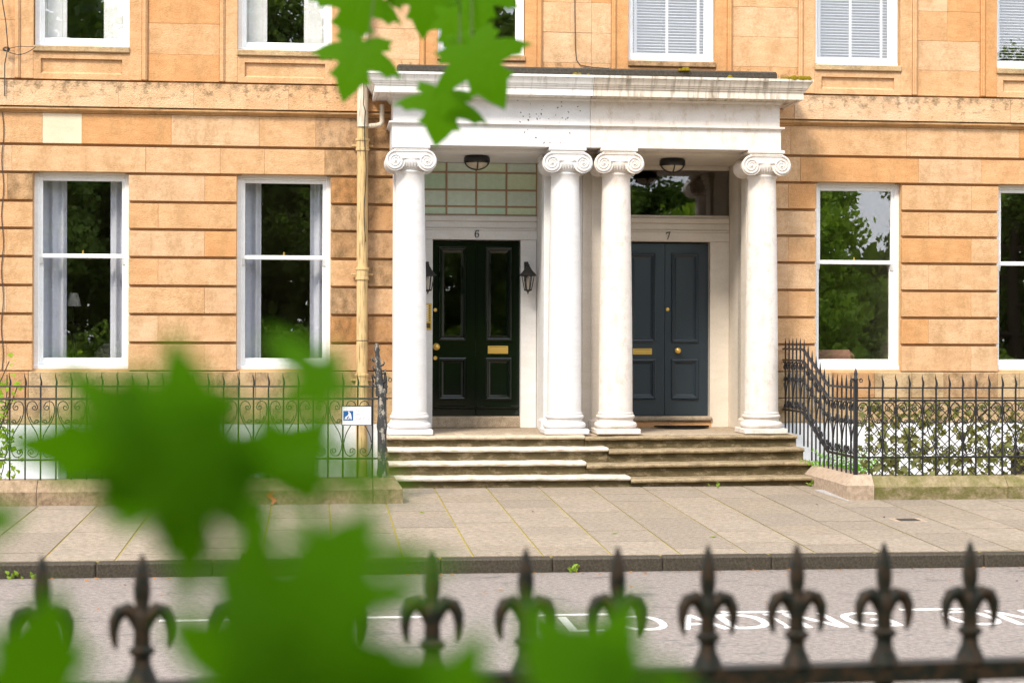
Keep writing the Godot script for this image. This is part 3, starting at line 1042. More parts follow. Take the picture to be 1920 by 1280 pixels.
func ionic_column(port: Node3D, x: float, m: Material) -> void:
	var c := sub(port, "column")
	var y0 := PORCH_FLOOR
	var ax := Vector3(x, 0, COLUMN_Z)
	var g := Geo.new()
	g.cbox(ax + Vector3(-0.268, y0, -0.268), ax + Vector3(0.268, y0 + 0.068, 0.268), 0.012)
	var pr := []
	for k in 9:      # lower torus
		var a := -PI / 2 + PI * k / 8.0
		pr.append(Vector2(0.222 + 0.040 * cos(a), y0 + 0.108 + 0.040 * sin(a)))
	pr.append(Vector2(0.226, y0 + 0.153))
	for k in 7:      # hollow
		var a := PI * k / 6.0
		pr.append(Vector2(0.226 - 0.014 * sin(a), y0 + 0.153 + 0.034 * k / 6.0))
	for k in 9:      # upper torus
		var a := -PI / 2 + PI * k / 8.0
		pr.append(Vector2(0.212 + 0.024 * cos(a), y0 + 0.211 + 0.024 * sin(a)))
	pr.append(Vector2(0.218, y0 + 0.240))
	pr.append(Vector2(0.218, y0 + 0.252))
	pr.append(Vector2(0.209, y0 + 0.268))
	g.lathe(pr, ax, 48)
	part(c, "base", g.mesh(), m)
	g = Geo.new()
	pr = []
	for k in 21:
		var t := k / 20.0
		pr.append(Vector2(lerpf(0.207, 0.170, pow(t, 1.6)), lerpf(y0 + 0.262, 3.70, t)))
	pr.append(Vector2(0.182, 3.712))
	pr.append(Vector2(0.186, 3.724))
	pr.append(Vector2(0.182, 3.736))
	pr.append(Vector2(0.172, 3.74))
	g.lathe(pr, ax, 56)
	part(c, "shaft", g.mesh(), m)
	# capital: egg band, two rolled cushions with spiral faces, the sagging band between, and the abacus
	var cap := Geo.new()
	cap.lathe([Vector2(0.172, 3.735), Vector2(0.19, 3.76), Vector2(0.222, 3.80), Vector2(0.235, 3.845), Vector2(0.225, 3.885), Vector2(0.20, 3.90)], ax, 40)
	for k in 40:        # carved eggs round the band
		var a := TAU * (k + 0.5) / 40
		var w := Vector3(cos(a), 0, sin(a))
		cap.tube([ax + w * 0.192 + Vector3(0, 3.762, 0), ax + w * 0.216 + Vector3(0, 3.79, 0), ax + w * 0.226 + Vector3(0, 3.825, 0)], [0.006, 0.014, 0.007], 5)
	var zf := 0.235
	var vy := 3.842
	for s in [-1.0, 1.0]:
		var vc: Vector3 = ax + Vector3(s * 0.188, vy, 0)
		var roll := []
		for k in 9:
			var t := k / 8.0
			roll.append(Vector2(0.119 - 0.022 * sin(PI * t), lerpf(-zf + 0.012, zf - 0.012, t)))
		roll.push_front(Vector2(0.0, -zf + 0.004))
		roll.append(Vector2(0.0, zf - 0.004))
		cap.lathe(roll, vc, 32, Basis(Vector3.RIGHT, PI / 2))
		for zs in [-1.0, 1.0]:
			var pts := []
			var rad := []
			for k in 61:
				var t := k / 60.0
				var a: float = PI / 2 - s * 0.0 + s * -TAU * 2.6 * t
				var r := lerpf(0.118, 0.022, pow(t, 0.72))
				pts.append(vc + Vector3(-cos(a) * r * -1.0, sin(a) * r, zs * (zf - 0.006)))
				rad.append(lerpf(0.015, 0.007, t))
			cap.tube(pts, rad, 6)
			cap.lathe([Vector2(0.0, -0.012), Vector2(0.022, -0.006), Vector2(0.018, 0.008), Vector2(0.0, 0.015)], vc + Vector3(0, 0, zs * (zf - 0.006)), 12, Basis(Vector3.RIGHT, PI / 2))
	for zs in [-1.0, 1.0]:
		# the band that joins the scrolls: flat above, sagging below
		var poly := PackedVector2Array()
		poly.append(Vector2(-0.188, vy + 0.119))
		for k in 13:
			var t := k / 12.0
			poly.append(Vector2(lerpf(-0.188, 0.188, t), vy + 0.062 - 0.03 * sin(PI * t)))
		poly.append(Vector2(0.188, vy + 0.119))
		cap.prism(poly, Basis(Vector3.RIGHT, Vector3.UP, Vector3.BACK), ax + Vector3(0, 0, zs * 0.2 - 0.025), 0.05)
		for e in [0.113, 0.052]:
			var line := []
			for k in 15:
				var t := k / 14.0
				line.append(ax + Vector3(lerpf(-0.19, 0.19, t), vy + e - (0.028 * sin(PI * t) if e < 0.1 else 0.0), zs * 0.227))
			cap.tube(line, 0.008, 5)
		for s in [-1.0, 1.0]:     # little palmettes in the corners of the egg band
			cap.tube([ax + Vector3(s * 0.075, vy + 0.03, zs * 0.225), ax + Vector3(s * 0.105, vy + 0.028, zs * 0.232), ax + Vector3(s * 0.13, vy - 0.01, zs * 0.226)], [0.006, 0.016, 0.004], 5)
	cap.cbox(ax + Vector3(-0.19, vy + 0.10, -0.2), ax + Vector3(0.19, vy + 0.121, 0.2), 0.004)
	cap.cbox(ax + Vector3(-0.205, 3.962, -0.235), ax + Vector3(0.205, 3.985, 0.235), 0.007)
	cap.cbox(ax + Vector3(-0.228, 3.984, -0.245), ax + Vector3(0.228, 4.031, 0.245), 0.012)
	part(c, "capital", cap.mesh(), m)

func build_portico() -> void:
	rng.seed = 1175
	var port := thing("portico", "white and cream painted Ionic porch sheltering the two front doors", "portico", Vector3(3.2, PORCH_FLOOR, 0.4))
	var x0 := 0.86
	var x1 := 5.59
	var xm := wx(1107, 0.72, 230)
	for i in 4:
		ionic_column(port, COLUMN_X[i], M["white masonry paint"] if i < 2 else M["cream masonry paint"])
	var halves := [["white masonry paint", "streaked white paint", [Vector2(x0, -0.04), Vector2(x0, 0.72), Vector2(xm - 0.002, 0.72)]], ["cream masonry paint", "streaked cream paint", [Vector2(xm + 0.002, 0.72), Vector2(x1, 0.72), Vector2(x1, -0.04)]]]
	for h in halves:
		var g := Geo.new()
		var step: float = 0.0 if h[0] == "white masonry paint" else -0.004
		g.sweep(h[2], [Vector2(-0.42, 4.032), Vector2(step, 4.032), Vector2(step, 4.272), Vector2(step + 0.012, 4.275), Vector2(step + 0.02, 4.286), Vector2(step + 0.038, 4.29), Vector2(step + 0.038, 4.308), Vector2(step + 0.006, 4.314), Vector2(-0.42, 4.314)])
		part(port, "architrave", g.mesh(), M[h[0]])
		g = Geo.new()
		g.sweep(h[2], [Vector2(-0.42, 4.315), Vector2(step - 0.012, 4.315), Vector2(step - 0.012, 4.585), Vector2(step + 0.01, 4.592), Vector2(step + 0.03, 4.612), Vector2(-0.42, 4.613)])
		part(port, "frieze", g.mesh(), M[h[0]])
		g = Geo.new()
		g.sweep(h[2], [Vector2(-0.42, 4.616), Vector2(0.03, 4.616), Vector2(0.045, 4.632), Vector2(0.175, 4.634), Vector2(0.18, 4.622), Vector2(0.215, 4.622), Vector2(0.215, 4.702), Vector2(0.228, 4.706), Vector2(0.232, 4.722), Vector2(0.248, 4.734), Vector2(0.25, 4.748), Vector2(0.262, 4.752), Vector2(0.275, 4.78), Vector2(0.298, 4.815), Vector2(0.312, 4.826), Vector2(0.312, 4.853), Vector2(-0.42, 4.90)])
		part(port, "cornice", g.mesh(), M[h[1]])
	pbox(port, "roof_slab", Vector3(x0 + 0.3, 4.62, -0.04), Vector3(x1 - 0.3, 4.895, 0.4), M["roof felt"])
	var up := Geo.new()
	up.cbox(Vector3(0.93, 4.88, 0.30), Vector3(5.62, 5.035, 0.42), 0.02)
	part(port, "roof_upstand", up.mesh(), M["roof felt"])
	# ceilings of the two porches, with a small cornice
	var xd0 := 2.804
	var xd1 := 3.60
	pbox(port, "ceiling", Vector3(x0 + 0.1, 4.0, -0.96), Vector3(xm - 0.01, 4.03, 0.34), M["porch white"])
	pbox(port, "ceiling", Vector3(xm + 0.01, 4.0, -0.96), Vector3(x1 - 0.1, 4.03, 0.34), M["porch cream"])
	# side walls and the pier between the porches
	pbox(port, "pier", Vector3(xd0, PORCH_FLOOR, -0.95), Vector3(xm, 4.0, 0.10), M["porch white"], 0.006)
	pbox(port, "pier", Vector3(xm + 0.003, PORCH_FLOOR, -0.95), Vector3(xd1, 4.0, 0.10), M["porch cream"], 0.006)
	pbox(port, "pier", Vector3(5.343, PORCH_FLOOR, -0.95), Vector3(5.62, 4.0, -0.075), M["porch cream"], 0.006)
	pbox(port, "pier", Vector3(0.86, PORCH_FLOOR, -0.95), Vector3(wx(770, -0.95), 4.0, -0.075), M["porch white"], 0.006)
	for a in [[xd0 - 0.045, xd0 + 0.25, "porch white"], [xd1 - 0.25, xd1 + 0.045, "porch cream"], [5.30, 5.56, "porch cream"], [0.90, 1.16, "porch white"]]:
		var pil := sub(port, "pilaster")
		pbox(pil, "shaft", Vector3(a[0], PORCH_FLOOR, -0.12), Vector3(a[1], 3.80, 0.14), M[a[2]], 0.008)
		pbox(pil, "base", Vector3(a[0] - 0.03, PORCH_FLOOR, -0.15), Vector3(a[1] + 0.03, PORCH_FLOOR + 0.16, 0.17), M[a[2]], 0.02)
		var g := Geo.new()
		g.cbox(Vector3(a[0] - 0.015, 3.80, -0.14), Vector3(a[1] + 0.015, 3.86, 0.155), 0.008)
		g.cbox(Vector3(a[0] - 0.035, 3.86, -0.16), Vector3(a[1] + 0.035, 3.93, 0.175), 0.015)
		g.cbox(Vector3(a[0] - 0.055, 3.93, -0.18), Vector3(a[1] + 0.055, 4.0, 0.195), 0.012)
		part(pil, "capital", g.mesh(), M[a[2]])
	# flakes where the paint has come away from the white frieze
	for k in 46:
		var q := wp(rng.randfn(1030, 42), clampf(rng.randfn(222, 24), 182, 268), 0.70)
		var zf := 0.7085 if q.y > 4.315 else 0.7205
		if q.x > xm - 0.02 or (q.y > 4.268 and q.y < 4.32):
			continue
		var g := Geo.new()
		var w := rng.randf_range(0.004, 0.016)
		var poly := PackedVector2Array()
		for i in 7:
			var a := TAU * i / 7.0
			poly.append(Vector2(cos(a) * w, sin(a) * w * 0.6) * rng.randf_range(0.5, 1.2))
		g.prism(poly, Basis(Vector3.BACK, rng.randf() * 3.0), Vector3(q.x, q.y, zf), 0.001)
		part(port, "paint_flake", g.mesh(), M["dark flake"])
	# moss on the right-hand corner and in tufts along the roof edge
	var tufts := [[5.72, 0.96, 44, 0.17], [4.45, 0.38, 5, 0.06], [2.1, 0.9, 4, 0.06], [3.1, 0.95, 5, 0.08], [4.9, 0.95, 3, 0.05]]
	for t in tufts:
		var ms := thing("moss_tuft", "ochre moss growing on the far end of the porch cornice" if t[2] > 20 else "small tuft of moss on the porch roof edge", "moss", Vector3(t[0], 4.86, t[1]), "" if t[2] > 20 else "moss tufts along the porch roof")
		var g := Geo.new()
		for k in t[2]:
			var p := Vector3(t[0] + rng.randf_range(-t[3], t[3]), 4.862 if t[1] > 0.5 else 5.03, t[1] + rng.randf_range(-0.06, 0.06))
			var r := rng.randf_range(0.018, 0.04)
			g.lathe([Vector2(r, -0.01), Vector2(r * 0.95, r * 0.4), Vector2(r * 0.55, r * 0.85), Vector2(0, r)], p, 8)
		part(ms, "cushion", g.mesh(), M["moss"])

# ---------------------------------------------------------------- doors and what hangs by them
func bevelled_panel(parent: Node3D, x0: float, x1: float, y0: float, y1: float, z: float, m: Material, glass: Material) -> void:
	var pn := sub(parent, "panel")
	var g := Geo.new()      # a raised moulding round a sunk field
	var prof := [[0.0, 0.0], [0.006, 0.028], [0.016, 0.032], [0.026, 0.022], [0.036, 0.020], [0.046, 0.002], [0.076, -0.016]]
	for k in prof.size() - 1:
		var a: Array = prof[k]
		var b: Array = prof[k + 1]
		var o := [Vector3(x0 + a[0], y0 + a[0], z + a[1]), Vector3(x1 - a[0], y0 + a[0], z + a[1]), Vector3(x1 - a[0], y1 - a[0], z + a[1]), Vector3(x0 + a[0], y1 - a[0], z + a[1])]
		var i := [Vector3(x0 + b[0], y0 + b[0], z + b[1]), Vector3(x1 - b[0], y0 + b[0], z + b[1]), Vector3(x1 - b[0], y1 - b[0], z + b[1]), Vector3(x0 + b[0], y1 - b[0], z + b[1])]
		for e in 4:
			g.quad(o[e], o[(e + 1) % 4], i[(e + 1) % 4], i[e])
	part(pn, "moulding", g.mesh(), m)
	if glass:
		pbox(pn, "glass", Vector3(x0 + 0.07, y0 + 0.07, z - 0.018), Vector3(x1 - 0.07, y1 - 0.07, z - 0.012), glass)
	else:
		pbox(pn, "field", Vector3(x0 + 0.07, y0 + 0.07, z - 0.03), Vector3(x1 - 0.07, y1 - 0.07, z - 0.012), m)

func leaf_door(house: Node3D, called: String, x0: float, x1: float, y0: float, y1: float, panels: Array, m: Material, glazed: bool) -> Node3D:
	var d := thing_part(house, called)
	var z := -1.03
	var holes := []
	for p in panels:
		holes.append(p)
	# stiles and rails around the panel openings
	var px0: float = panels[0][0]
	var px1: float = panels[0][1]
	var g := Geo.new()
	g.box(Vector3(x0, y0, z - 0.05), Vector3(px0, y1, z))
	g.box(Vector3(px1, y0, z - 0.05), Vector3(x1, y1, z))
	g.box(Vector3(px0, y0, z - 0.05), Vector3(px1, panels[1][2], z))
	g.box(Vector3(px0, panels[1][3], z - 0.05), Vector3(px1, panels[0][2], z))
	g.box(Vector3(px0, panels[0][3], z - 0.05), Vector3(px1, y1, z))
	part(d, "leaf", g.mesh(), m)
	return d

func thing_part(house: Node3D, called: String) -> Node3D:
	return sub(house, called)

func lathe_part(parent: Node3D, called: String, prof: Array, at: Vector3, m: Material, segs := 20) -> MeshInstance3D:   # turned about z, towards the viewer
	var g := Geo.new()
	g.lathe(prof, at, segs, Basis(Vector3.RIGHT, PI / 2))
	return part(parent, called, g.mesh(), m)

func letter_plate(parent: Node3D, x0: float, x1: float, y0: float, y1: float, z: float) -> void:
	var g := Geo.new()
	g.cbox(Vector3(x0, y0, z - 0.01), Vector3(x1, y1, z + 0.008), 0.003)
	g.cbox(Vector3(x0 + 0.03, y0 + 0.018, z), Vector3(x1 - 0.03, y1 - 0.018, z + 0.014), 0.003)
	part(parent, "letter_plate", g.mesh(), M["brass"])
	pbox(parent, "letter_slot", Vector3(x0 + 0.026, y1 - 0.019, z), Vector3(x1 - 0.026, y1 - 0.014, z + 0.0095), M["dark slot"])

func numeral(house: Node3D, t: String, px: float, py: float) -> void:
	var f := SystemFont.new()
	f.font_names = PackedStringArray(["Droid Serif"])
	var fv := FontVariation.new()
	fv.base_font = f
	fv.variation_transform = Transform2D(Vector2(1, 0), Vector2(0.22, 1), Vector2.ZERO)
	var tm := TextMesh.new()
	tm.text = t
	tm.font = fv
	tm.font_size = 48
	tm.pixel_size = 0.0027
	tm.depth = 0.008
	var o := MeshInstance3D.new()
	o.name = "house_number"
	o.mesh = tm
	o.material_override = M["black lettering"]
	house.add_child(o, true)
	o.position = wp(px, py, -0.905) - origin(house)

func lantern(px: float, label: String) -> void:
	var c := wp(px, 524, -0.72)
	var t := thing("wall_lantern", label, "lantern", c, "lanterns beside the black door")
	var m: Material = M["worn iron"]
	var six := func(r: float, y: float) -> Array:
		var o := []
		for k in 6:
			o.append(c + Vector3(cos(TAU * k / 6) * r, y, sin(TAU * k / 6) * r))
		return o
	var top: Array = six.call(0.082, 0.06)
	var bot: Array = six.call(0.045, -0.13)
	var g := Geo.new()
	for k in 6:
		g.tube([top[k], bot[k]], 0.006, 5)
		g.tube([top[k], top[(k + 1) % 6]], 0.006, 5)
		g.tube([bot[k], bot[(k + 1) % 6]], 0.006, 5)
	part(t, "cage", g.mesh(), m)
	g = Geo.new()
	for k in 6:
		g.quad(bot[k] * 0.985 + c * 0.015, top[k] * 0.985 + c * 0.015, top[(k + 1) % 6] * 0.985 + c * 0.015, bot[(k + 1) % 6] * 0.985 + c * 0.015)
	part(t, "glass", g.mesh(), M["window glass"])
	g = Geo.new()
	g.lathe([Vector2(0.108, 0.045), Vector2(0.112, 0.055), Vector2(0.095, 0.075), Vector2(0.05, 0.125), Vector2(0.028, 0.165), Vector2(0.02, 0.175), Vector2(0.022, 0.19), Vector2(0.0, 0.205)], c, 6)
	part(t, "roof", g.mesh(), m)
	g = Geo.new()
	g.lathe([Vector2(0.0, -0.185), Vector2(0.010, -0.178), Vector2(0.006, -0.165), Vector2(0.02, -0.15), Vector2(0.052, -0.138), Vector2(0.05, -0.128), Vector2(0.0, -0.126)], c, 12)
	part(t, "finial", g.mesh(), m)
	g = Geo.new()
	var arm := []
	for k in 12:
		var a := PI * k / 11.0
		arm.append(c + Vector3(0, 0.17 + 0.055 * sin(a), -0.10 + 0.10 * cos(a)))
	g.tube(arm, 0.010, 6)
	g.cbox(c + Vector3(-0.03, -0.02, -0.225), c + Vector3(0.03, 0.24, -0.195), 0.008)
	part(t, "bracket", g.mesh(), m)
	g = Geo.new()
	g.lathe([Vector2(0.012, -0.12), Vector2(0.014, -0.06), Vector2(0.022, -0.02), Vector2(0.018, 0.03), Vector2(0.0, 0.045)], c, 10)
	part(t, "bulb", g.mesh(), M["bowl glass"])

func build_porch_details() -> void:
	var za := -0.95
	var ha: Node3D = get_node("terraced_house")
	var hb: Node3D = get_node("terraced_house_001")
	var black: Material = M["black gloss"]
	var slate: Material = M["slate paint"]
	# the back wall of each porch
	var dl := wx(811, za)
	var dr := wx(976, za)
	part(ha, "porch_wall", walling(0.9, 2.82, PORCH_FLOOR, 4.02, -1.3, za, [[dl, dr, 0.0, 3.011], [dr, dr + 0.001, 0.0, 0.0]]), M["porch white"])
	var el := wx(1183, za) - 0.07
	var er := wx(1331, za)
	part(hb, "porch_wall", walling(3.55, 5.36, PORCH_FLOOR, 3.345, -1.3, za, [[el, er, 0.0, 3.008]]), M["porch cream"])
	pbox(hb, "porch_wall", Vector3(3.55, 3.345, -1.3), Vector3(3.75, 4.02, za), M["porch cream"])
	# lintel mouldings over both doors
	for q in [[ha, 1.25, 2.804, "porch white"], [hb, 3.60, 5.343, "porch cream"]]:
		var g := Geo.new()
		g.cbox(Vector3(q[1], 3.245, za - 0.02), Vector3(q[2], 3.318, za + 0.055), 0.014)
		g.cbox(Vector3(q[1], 3.16, za - 0.02), Vector3(q[2], 3.243, za + 0.028), 0.006)
		g.cbox(Vector3(q[1], 3.128, za - 0.02), Vector3(q[2], 3.158, za + 0.045), 0.010)
		g.cbox(Vector3(q[1], 3.012, za - 0.02), Vector3(q[2], 3.126, za + 0.035), 0.003)
		part(q[0], "lintel", g.mesh(), M[q[3]])
	for q in [[ha, dl - 0.20, dl, "porch white"], [ha, dr, dr + 0.205, "porch white"], [hb, er, er + 0.255, "porch cream"], [hb, el - 0.25, el, "porch cream"]]:
		pbox(q[0], "door_jamb", Vector3(q[1], PORCH_FLOOR, za - 0.02), Vector3(q[2], 3.010, za + 0.03), M[q[3]], 0.006)
	# door 6: two black leaves, glazed above
	var yb := 0.735
	var yt := 3.008
	var xm := wx(893, -1.03)
	var y := func(py: float) -> float: return wy(py, -1.03, 890)
	for s in [0, 1]:
		var a: float = dl if s == 0 else xm + 0.002
		var b: float = xm - 0.002 if s == 0 else dr
		var p0 := wx(822, -1.03) if s == 0 else wx(910, -1.03)
		var p1 := wx(875, -1.03) if s == 0 else wx(960, -1.03)
		var up := [p0, p1, y.call(639), y.call(463)]
		var lo := [p0, p1, y.call(750), y.call(670)]
		var d := leaf_door(ha, "front_door", a, b, yb + 0.09, yt - 0.02, [up, lo], black, true)
		bevelled_panel(d, up[0], up[1], up[2], up[3], -1.03, black, M["window glass"])
		bevelled_panel(d, lo[0], lo[1], lo[2], lo[3], -1.03, black, null)
		var g := Geo.new()
		g.cbox(Vector3(a, yb, -1.07), Vector3(b, yb + 0.088, -1.02), 0.004)
		g.cbox(Vector3(a, yb + 0.10, -1.05), Vector3(b, yb + 0.135, -1.005), 0.012)
		part(d, "kick_rail", g.mesh(), black)
		if s == 0:
			lathe_part(d, "knob", [Vector2(0.0, 0.075), Vector2(0.03, 0.068), Vector2(0.043, 0.05), Vector2(0.03, 0.03), Vector2(0.018, 0.015), Vector2(0.045, 0.004), Vector2(0.045, 0.0)], wp(818, 650, -1.03), M["brass"])
			lathe_part(d, "lock", [Vector2(0.0, 0.012), Vector2(0.024, 0.01), Vector2(0.027, 0.0)], wp(816, 671, -1.03), M["brass"])
			lathe_part(d, "lock", [Vector2(0.0, 0.012), Vector2(0.022, 0.01), Vector2(0.025, 0.0)], wp(816, 581, -1.03), M["brass"])
			pbox(d, "cover_strip", Vector3(xm - 0.012, yb + 0.14, -1.03), Vector3(xm + 0.014, yt - 0.05, -1.018), black, 0.005)
		else:
			letter_plate(d, wx(915, -1.03), wx(953, -1.03), y.call(663), y.call(648), -1.028)
	pbox(ha, "threshold", Vector3(dl - 0.01, PORCH_FLOOR, -1.3), Vector3(dr + 0.02, yb - 0.002, -0.93), M["landing stone"], 0.012)
	# door 7: two slate blue panelled leaves
	xm = wx(1247, -1.03)
	for s in [0, 1]:
		var a: float = el if s == 0 else xm + 0.003
		var b: float = xm - 0.003 if s == 0 else er
		var p0 := wx(1183, -1.03) - 0.02 if s == 0 else wx(1259, -1.03)
		var p1 := wx(1230, -1.03) if s == 0 else wx(1310, -1.03)
		var up := [p0, p1, y.call(641), y.call(471)]
		var lo := [p0, p1, y.call(749), y.call(672)]
		var d := leaf_door(hb, "front_door", a, b, yb, yt - 0.02, [up, lo], slate, false)
		bevelled_panel(d, up[0], up[1], up[2], up[3], -1.03, slate, null)
		bevelled_panel(d, lo[0], lo[1], lo[2], lo[3], -1.03, slate, null)
		if s == 0:
			letter_plate(d, wx(1187, -1.03), wx(1223, -1.03), y.call(664), y.call(652), -1.028)
		else:
			lathe_part(d, "knob", [Vector2(0.0, 0.08), Vector2(0.025, 0.075), Vector2(0.04, 0.055), Vector2(0.028, 0.03), Vector2(0.018, 0.015), Vector2(0.032, 0.004), Vector2(0.032, 0.0)], wp(1270, 657, -1.03), M["brass"])
			lathe_part(d, "lock", [Vector2(0.0, 0.012), Vector2(0.022, 0.01), Vector2(0.026, 0.0)], wp(1252, 580, -1.03), M["brass"])
	pbox(hb, "threshold", Vector3(el, 0.665, -1.3), Vector3(er + 0.03, yb - 0.004, -0.88), M["landing stone"], 0.02)
	pbox(hb, "threshold", Vector3(el, PORCH_FLOOR, -1.3), Vector3(er + 0.02, 0.664, -0.915), M["sandstone 3"], 0.004)
	numeral(ha, "6", 894, 440)
	numeral(hb, "7", 1253, 443)
	# fanlight 6: sixteen frosted panes in leaded bars; fanlight 7: one clear pane
	var fl := sub(ha, "fanlight")
	var xs := [wx(775, -0.94), wx(836.7, -0.94), wx(892.5, -0.94), wx(949, -0.94), 2.80]
	var ys := [3.325, 3.435, 3.648, 3.872, 4.0]
	for i in 4:
		for j in 4:
			var o := pbox(fl, "pane", Vector3(xs[i] + 0.01, ys[j] + 0.01, -0.945), Vector3(xs[i + 1] - 0.01, ys[j + 1] - 0.01, -0.938), M["frosted glass %d" % ((i * 7 + j * 3 + i * j) % 4)])
	var g := Geo.new()
	for x in xs:
		g.cbox(Vector3(x - 0.012, 3.32, -0.952), Vector3(x + 0.012, 4.0, -0.928), 0.004)
	for yy in ys.slice(0, 4):
		g.cbox(Vector3(xs[0], yy - 0.012, -0.951), Vector3(xs[4], yy + 0.012, -0.930), 0.004)
	part(fl, "glazing_bars", g.mesh(), M["lead"])
	fl = sub(hb, "fanlight")
	g = Geo.new()
	g.box(Vector3(3.75, 3.345, -0.985), Vector3(5.343, 3.96, -0.981))
	g.box(Vector3(3.75, 3.345, -1.005), Vector3(5.343, 3.96, -1.001))
	part(fl, "pane", g.mesh(), M["window glass"])
	g = Geo.new()
	g.cbox(Vector3(3.75, 3.318, -1.02), Vector3(5.343, 3.352, -0.93), 0.006)
	g.cbox(Vector3(3.75, 3.945, -1.02), Vector3(5.343, 4.0, -0.94), 0.006)
	part(fl, "frame", g.mesh(), M["porch cream"])
	# lanterns, ceiling lamps, entry panel, mat
	lantern(802, "black wall lantern half hidden by the white column beside door 6")
	lantern(990, "black wall lantern on the white jamb between the black door and the columns")
	for q in [[894, 305, "domed ceiling lamp in the porch over the black door"], [1261, 310, "domed ceiling lamp in the porch over the slate blue door"]]:
		var c := wp(q[0], q[1] - 10, -0.1)
		c.y = 4.0
		var l := thing("ceiling_lamp", q[2], "lamp", c, "unlit porch ceiling lamps")
		g = Geo.new()
		g.lathe([Vector2(0.0, -0.165), Vector2(0.06, -0.155), Vector2(0.11, -0.125), Vector2(0.14, -0.085), Vector2(0.148, -0.05)], c, 28)
		part(l, "bowl", g.mesh(), M["bowl glass"])
		g = Geo.new()
		g.lathe([Vector2(0.150, -0.095), Vector2(0.163, -0.08), Vector2(0.163, -0.025), Vector2(0.13, 0.0)], c, 28)
		for a in [0.0, PI / 2]:
			var rib := []
			for k in 15:
				var b := PI * k / 14.0
				rib.append(c + Vector3(cos(a) * cos(b) * 0.152, -0.06 - 0.112 * sin(b), sin(a) * cos(b) * 0.152))
			g.tube(rib, 0.008, 5)
		part(l, "rim", g.mesh(), M["black iron"])
	var e := thing("entry_panel", "brass door entry panel beside the black door", "intercom", wp(803, 593, za + 0.035))
	var ea := wp(796, 618, za + 0.03)
	var eb := wp(809, 569, za + 0.03)
	pbox(e, "plate", Vector3(ea.x, ea.y, za + 0.025), Vector3(eb.x, eb.y, za + 0.05), M["brass"], 0.005)
	for k in 7:
		var yy := lerpf(eb.y - 0.03, ea.y + 0.12, k / 6.0)
		pbox(e, "name_slot", Vector3(ea.x + 0.012, yy - 0.008, za + 0.04), Vector3(ea.x + 0.045, yy + 0.008, za + 0.052), M["window white"])
		pbox(e, "button", Vector3(ea.x + 0.055, yy - 0.007, za + 0.04), Vector3(ea.x + 0.07, yy + 0.007, za + 0.056), M["dark slot"], 0.002)
	pbox(e, "speaker", Vector3(ea.x + 0.02, ea.y + 0.02, za + 0.04), Vector3(eb.x - 0.015, ea.y + 0.085, za + 0.052), M["dark slot"], 0.003)
	var mt := thing("doormat", "half round black rubber doormat before the slate blue door", "doormat", Vector3(wx(1283, -0.7), PORCH_FLOOR, -0.75))
	var poly := PackedVector2Array()
	for k in 25:
		var a := PI * k / 24.0
		poly.append(Vector2(cos(a) * 0.36, sin(a) * 0.42))
	g = Geo.new()
	g.prism(poly, Basis(Vector3.RIGHT, Vector3.BACK, Vector3.UP), Vector3(wx(1283, -0.7), PORCH_FLOOR + 0.016, -0.86), 0.014)
	part(mt, "pad", g.mesh(), M["mat rubber"])

# ---------------------------------------------------------------- steps
func step_stone(st: Node3D, x0: float, x1: float, z: float, back: float, y0: float, y1: float, edge: Material, rise := 0.0) -> void:   # a tread with a rounded nose over a set-back riser
	var t := sub(st, "step")
	var mid := (x0 + x1) / 2
	var g := Geo.new()
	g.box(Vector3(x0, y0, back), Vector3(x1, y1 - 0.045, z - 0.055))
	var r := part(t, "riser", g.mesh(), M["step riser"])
	g = Geo.new()
	var prof := [Vector2(-(z - back), y1 - 0.046), Vector2(-0.02, y1 - 0.046)]
	for k in 7:
		var a := -PI / 2 + PI * k / 6.0
		prof.append(Vector2(-0.022 + 0.022 * cos(a), y1 - 0.0225 + 0.0225 * sin(a)))
	prof.append(Vector2(-(z - back), y1))
	var n := 24
	for i in n:      # the worn nose wavers a little along its length
		var xa := lerpf(x0, x1, float(i) / n)
		var xb := lerpf(x0, x1, float(i + 1) / n)
		for j in prof.size() - 1:
			var c := []
			for e in [[xa, j, i], [xb, j, i + 1], [xb, j + 1, i + 1], [xa, j + 1, i]]:
				var p: Vector2 = prof[e[1]]
				var wob := 0.004 * sin(e[0] * 9.0 + y1 * 31.0) + 0.003 * sin(e[0] * 23.0)
				c.append(Vector3(e[0], p.y + wob * 0.6, z + p.x + wob))
			g.quad(c[0], c[1], c[2], c[3])
	var o := part(t, "tread", g.mesh(), edge)
	for q in [r, o]:
		if rise != 0.0:
			q.transform = Transform3D(Basis(), Vector3(x0, y1, 0)) * Transform3D(Basis(Vector3.BACK, rise), Vector3.ZERO) * Transform3D(Basis(), -Vector3(x0, y1, 0)) * Transform3D(Basis(), -origin(t))

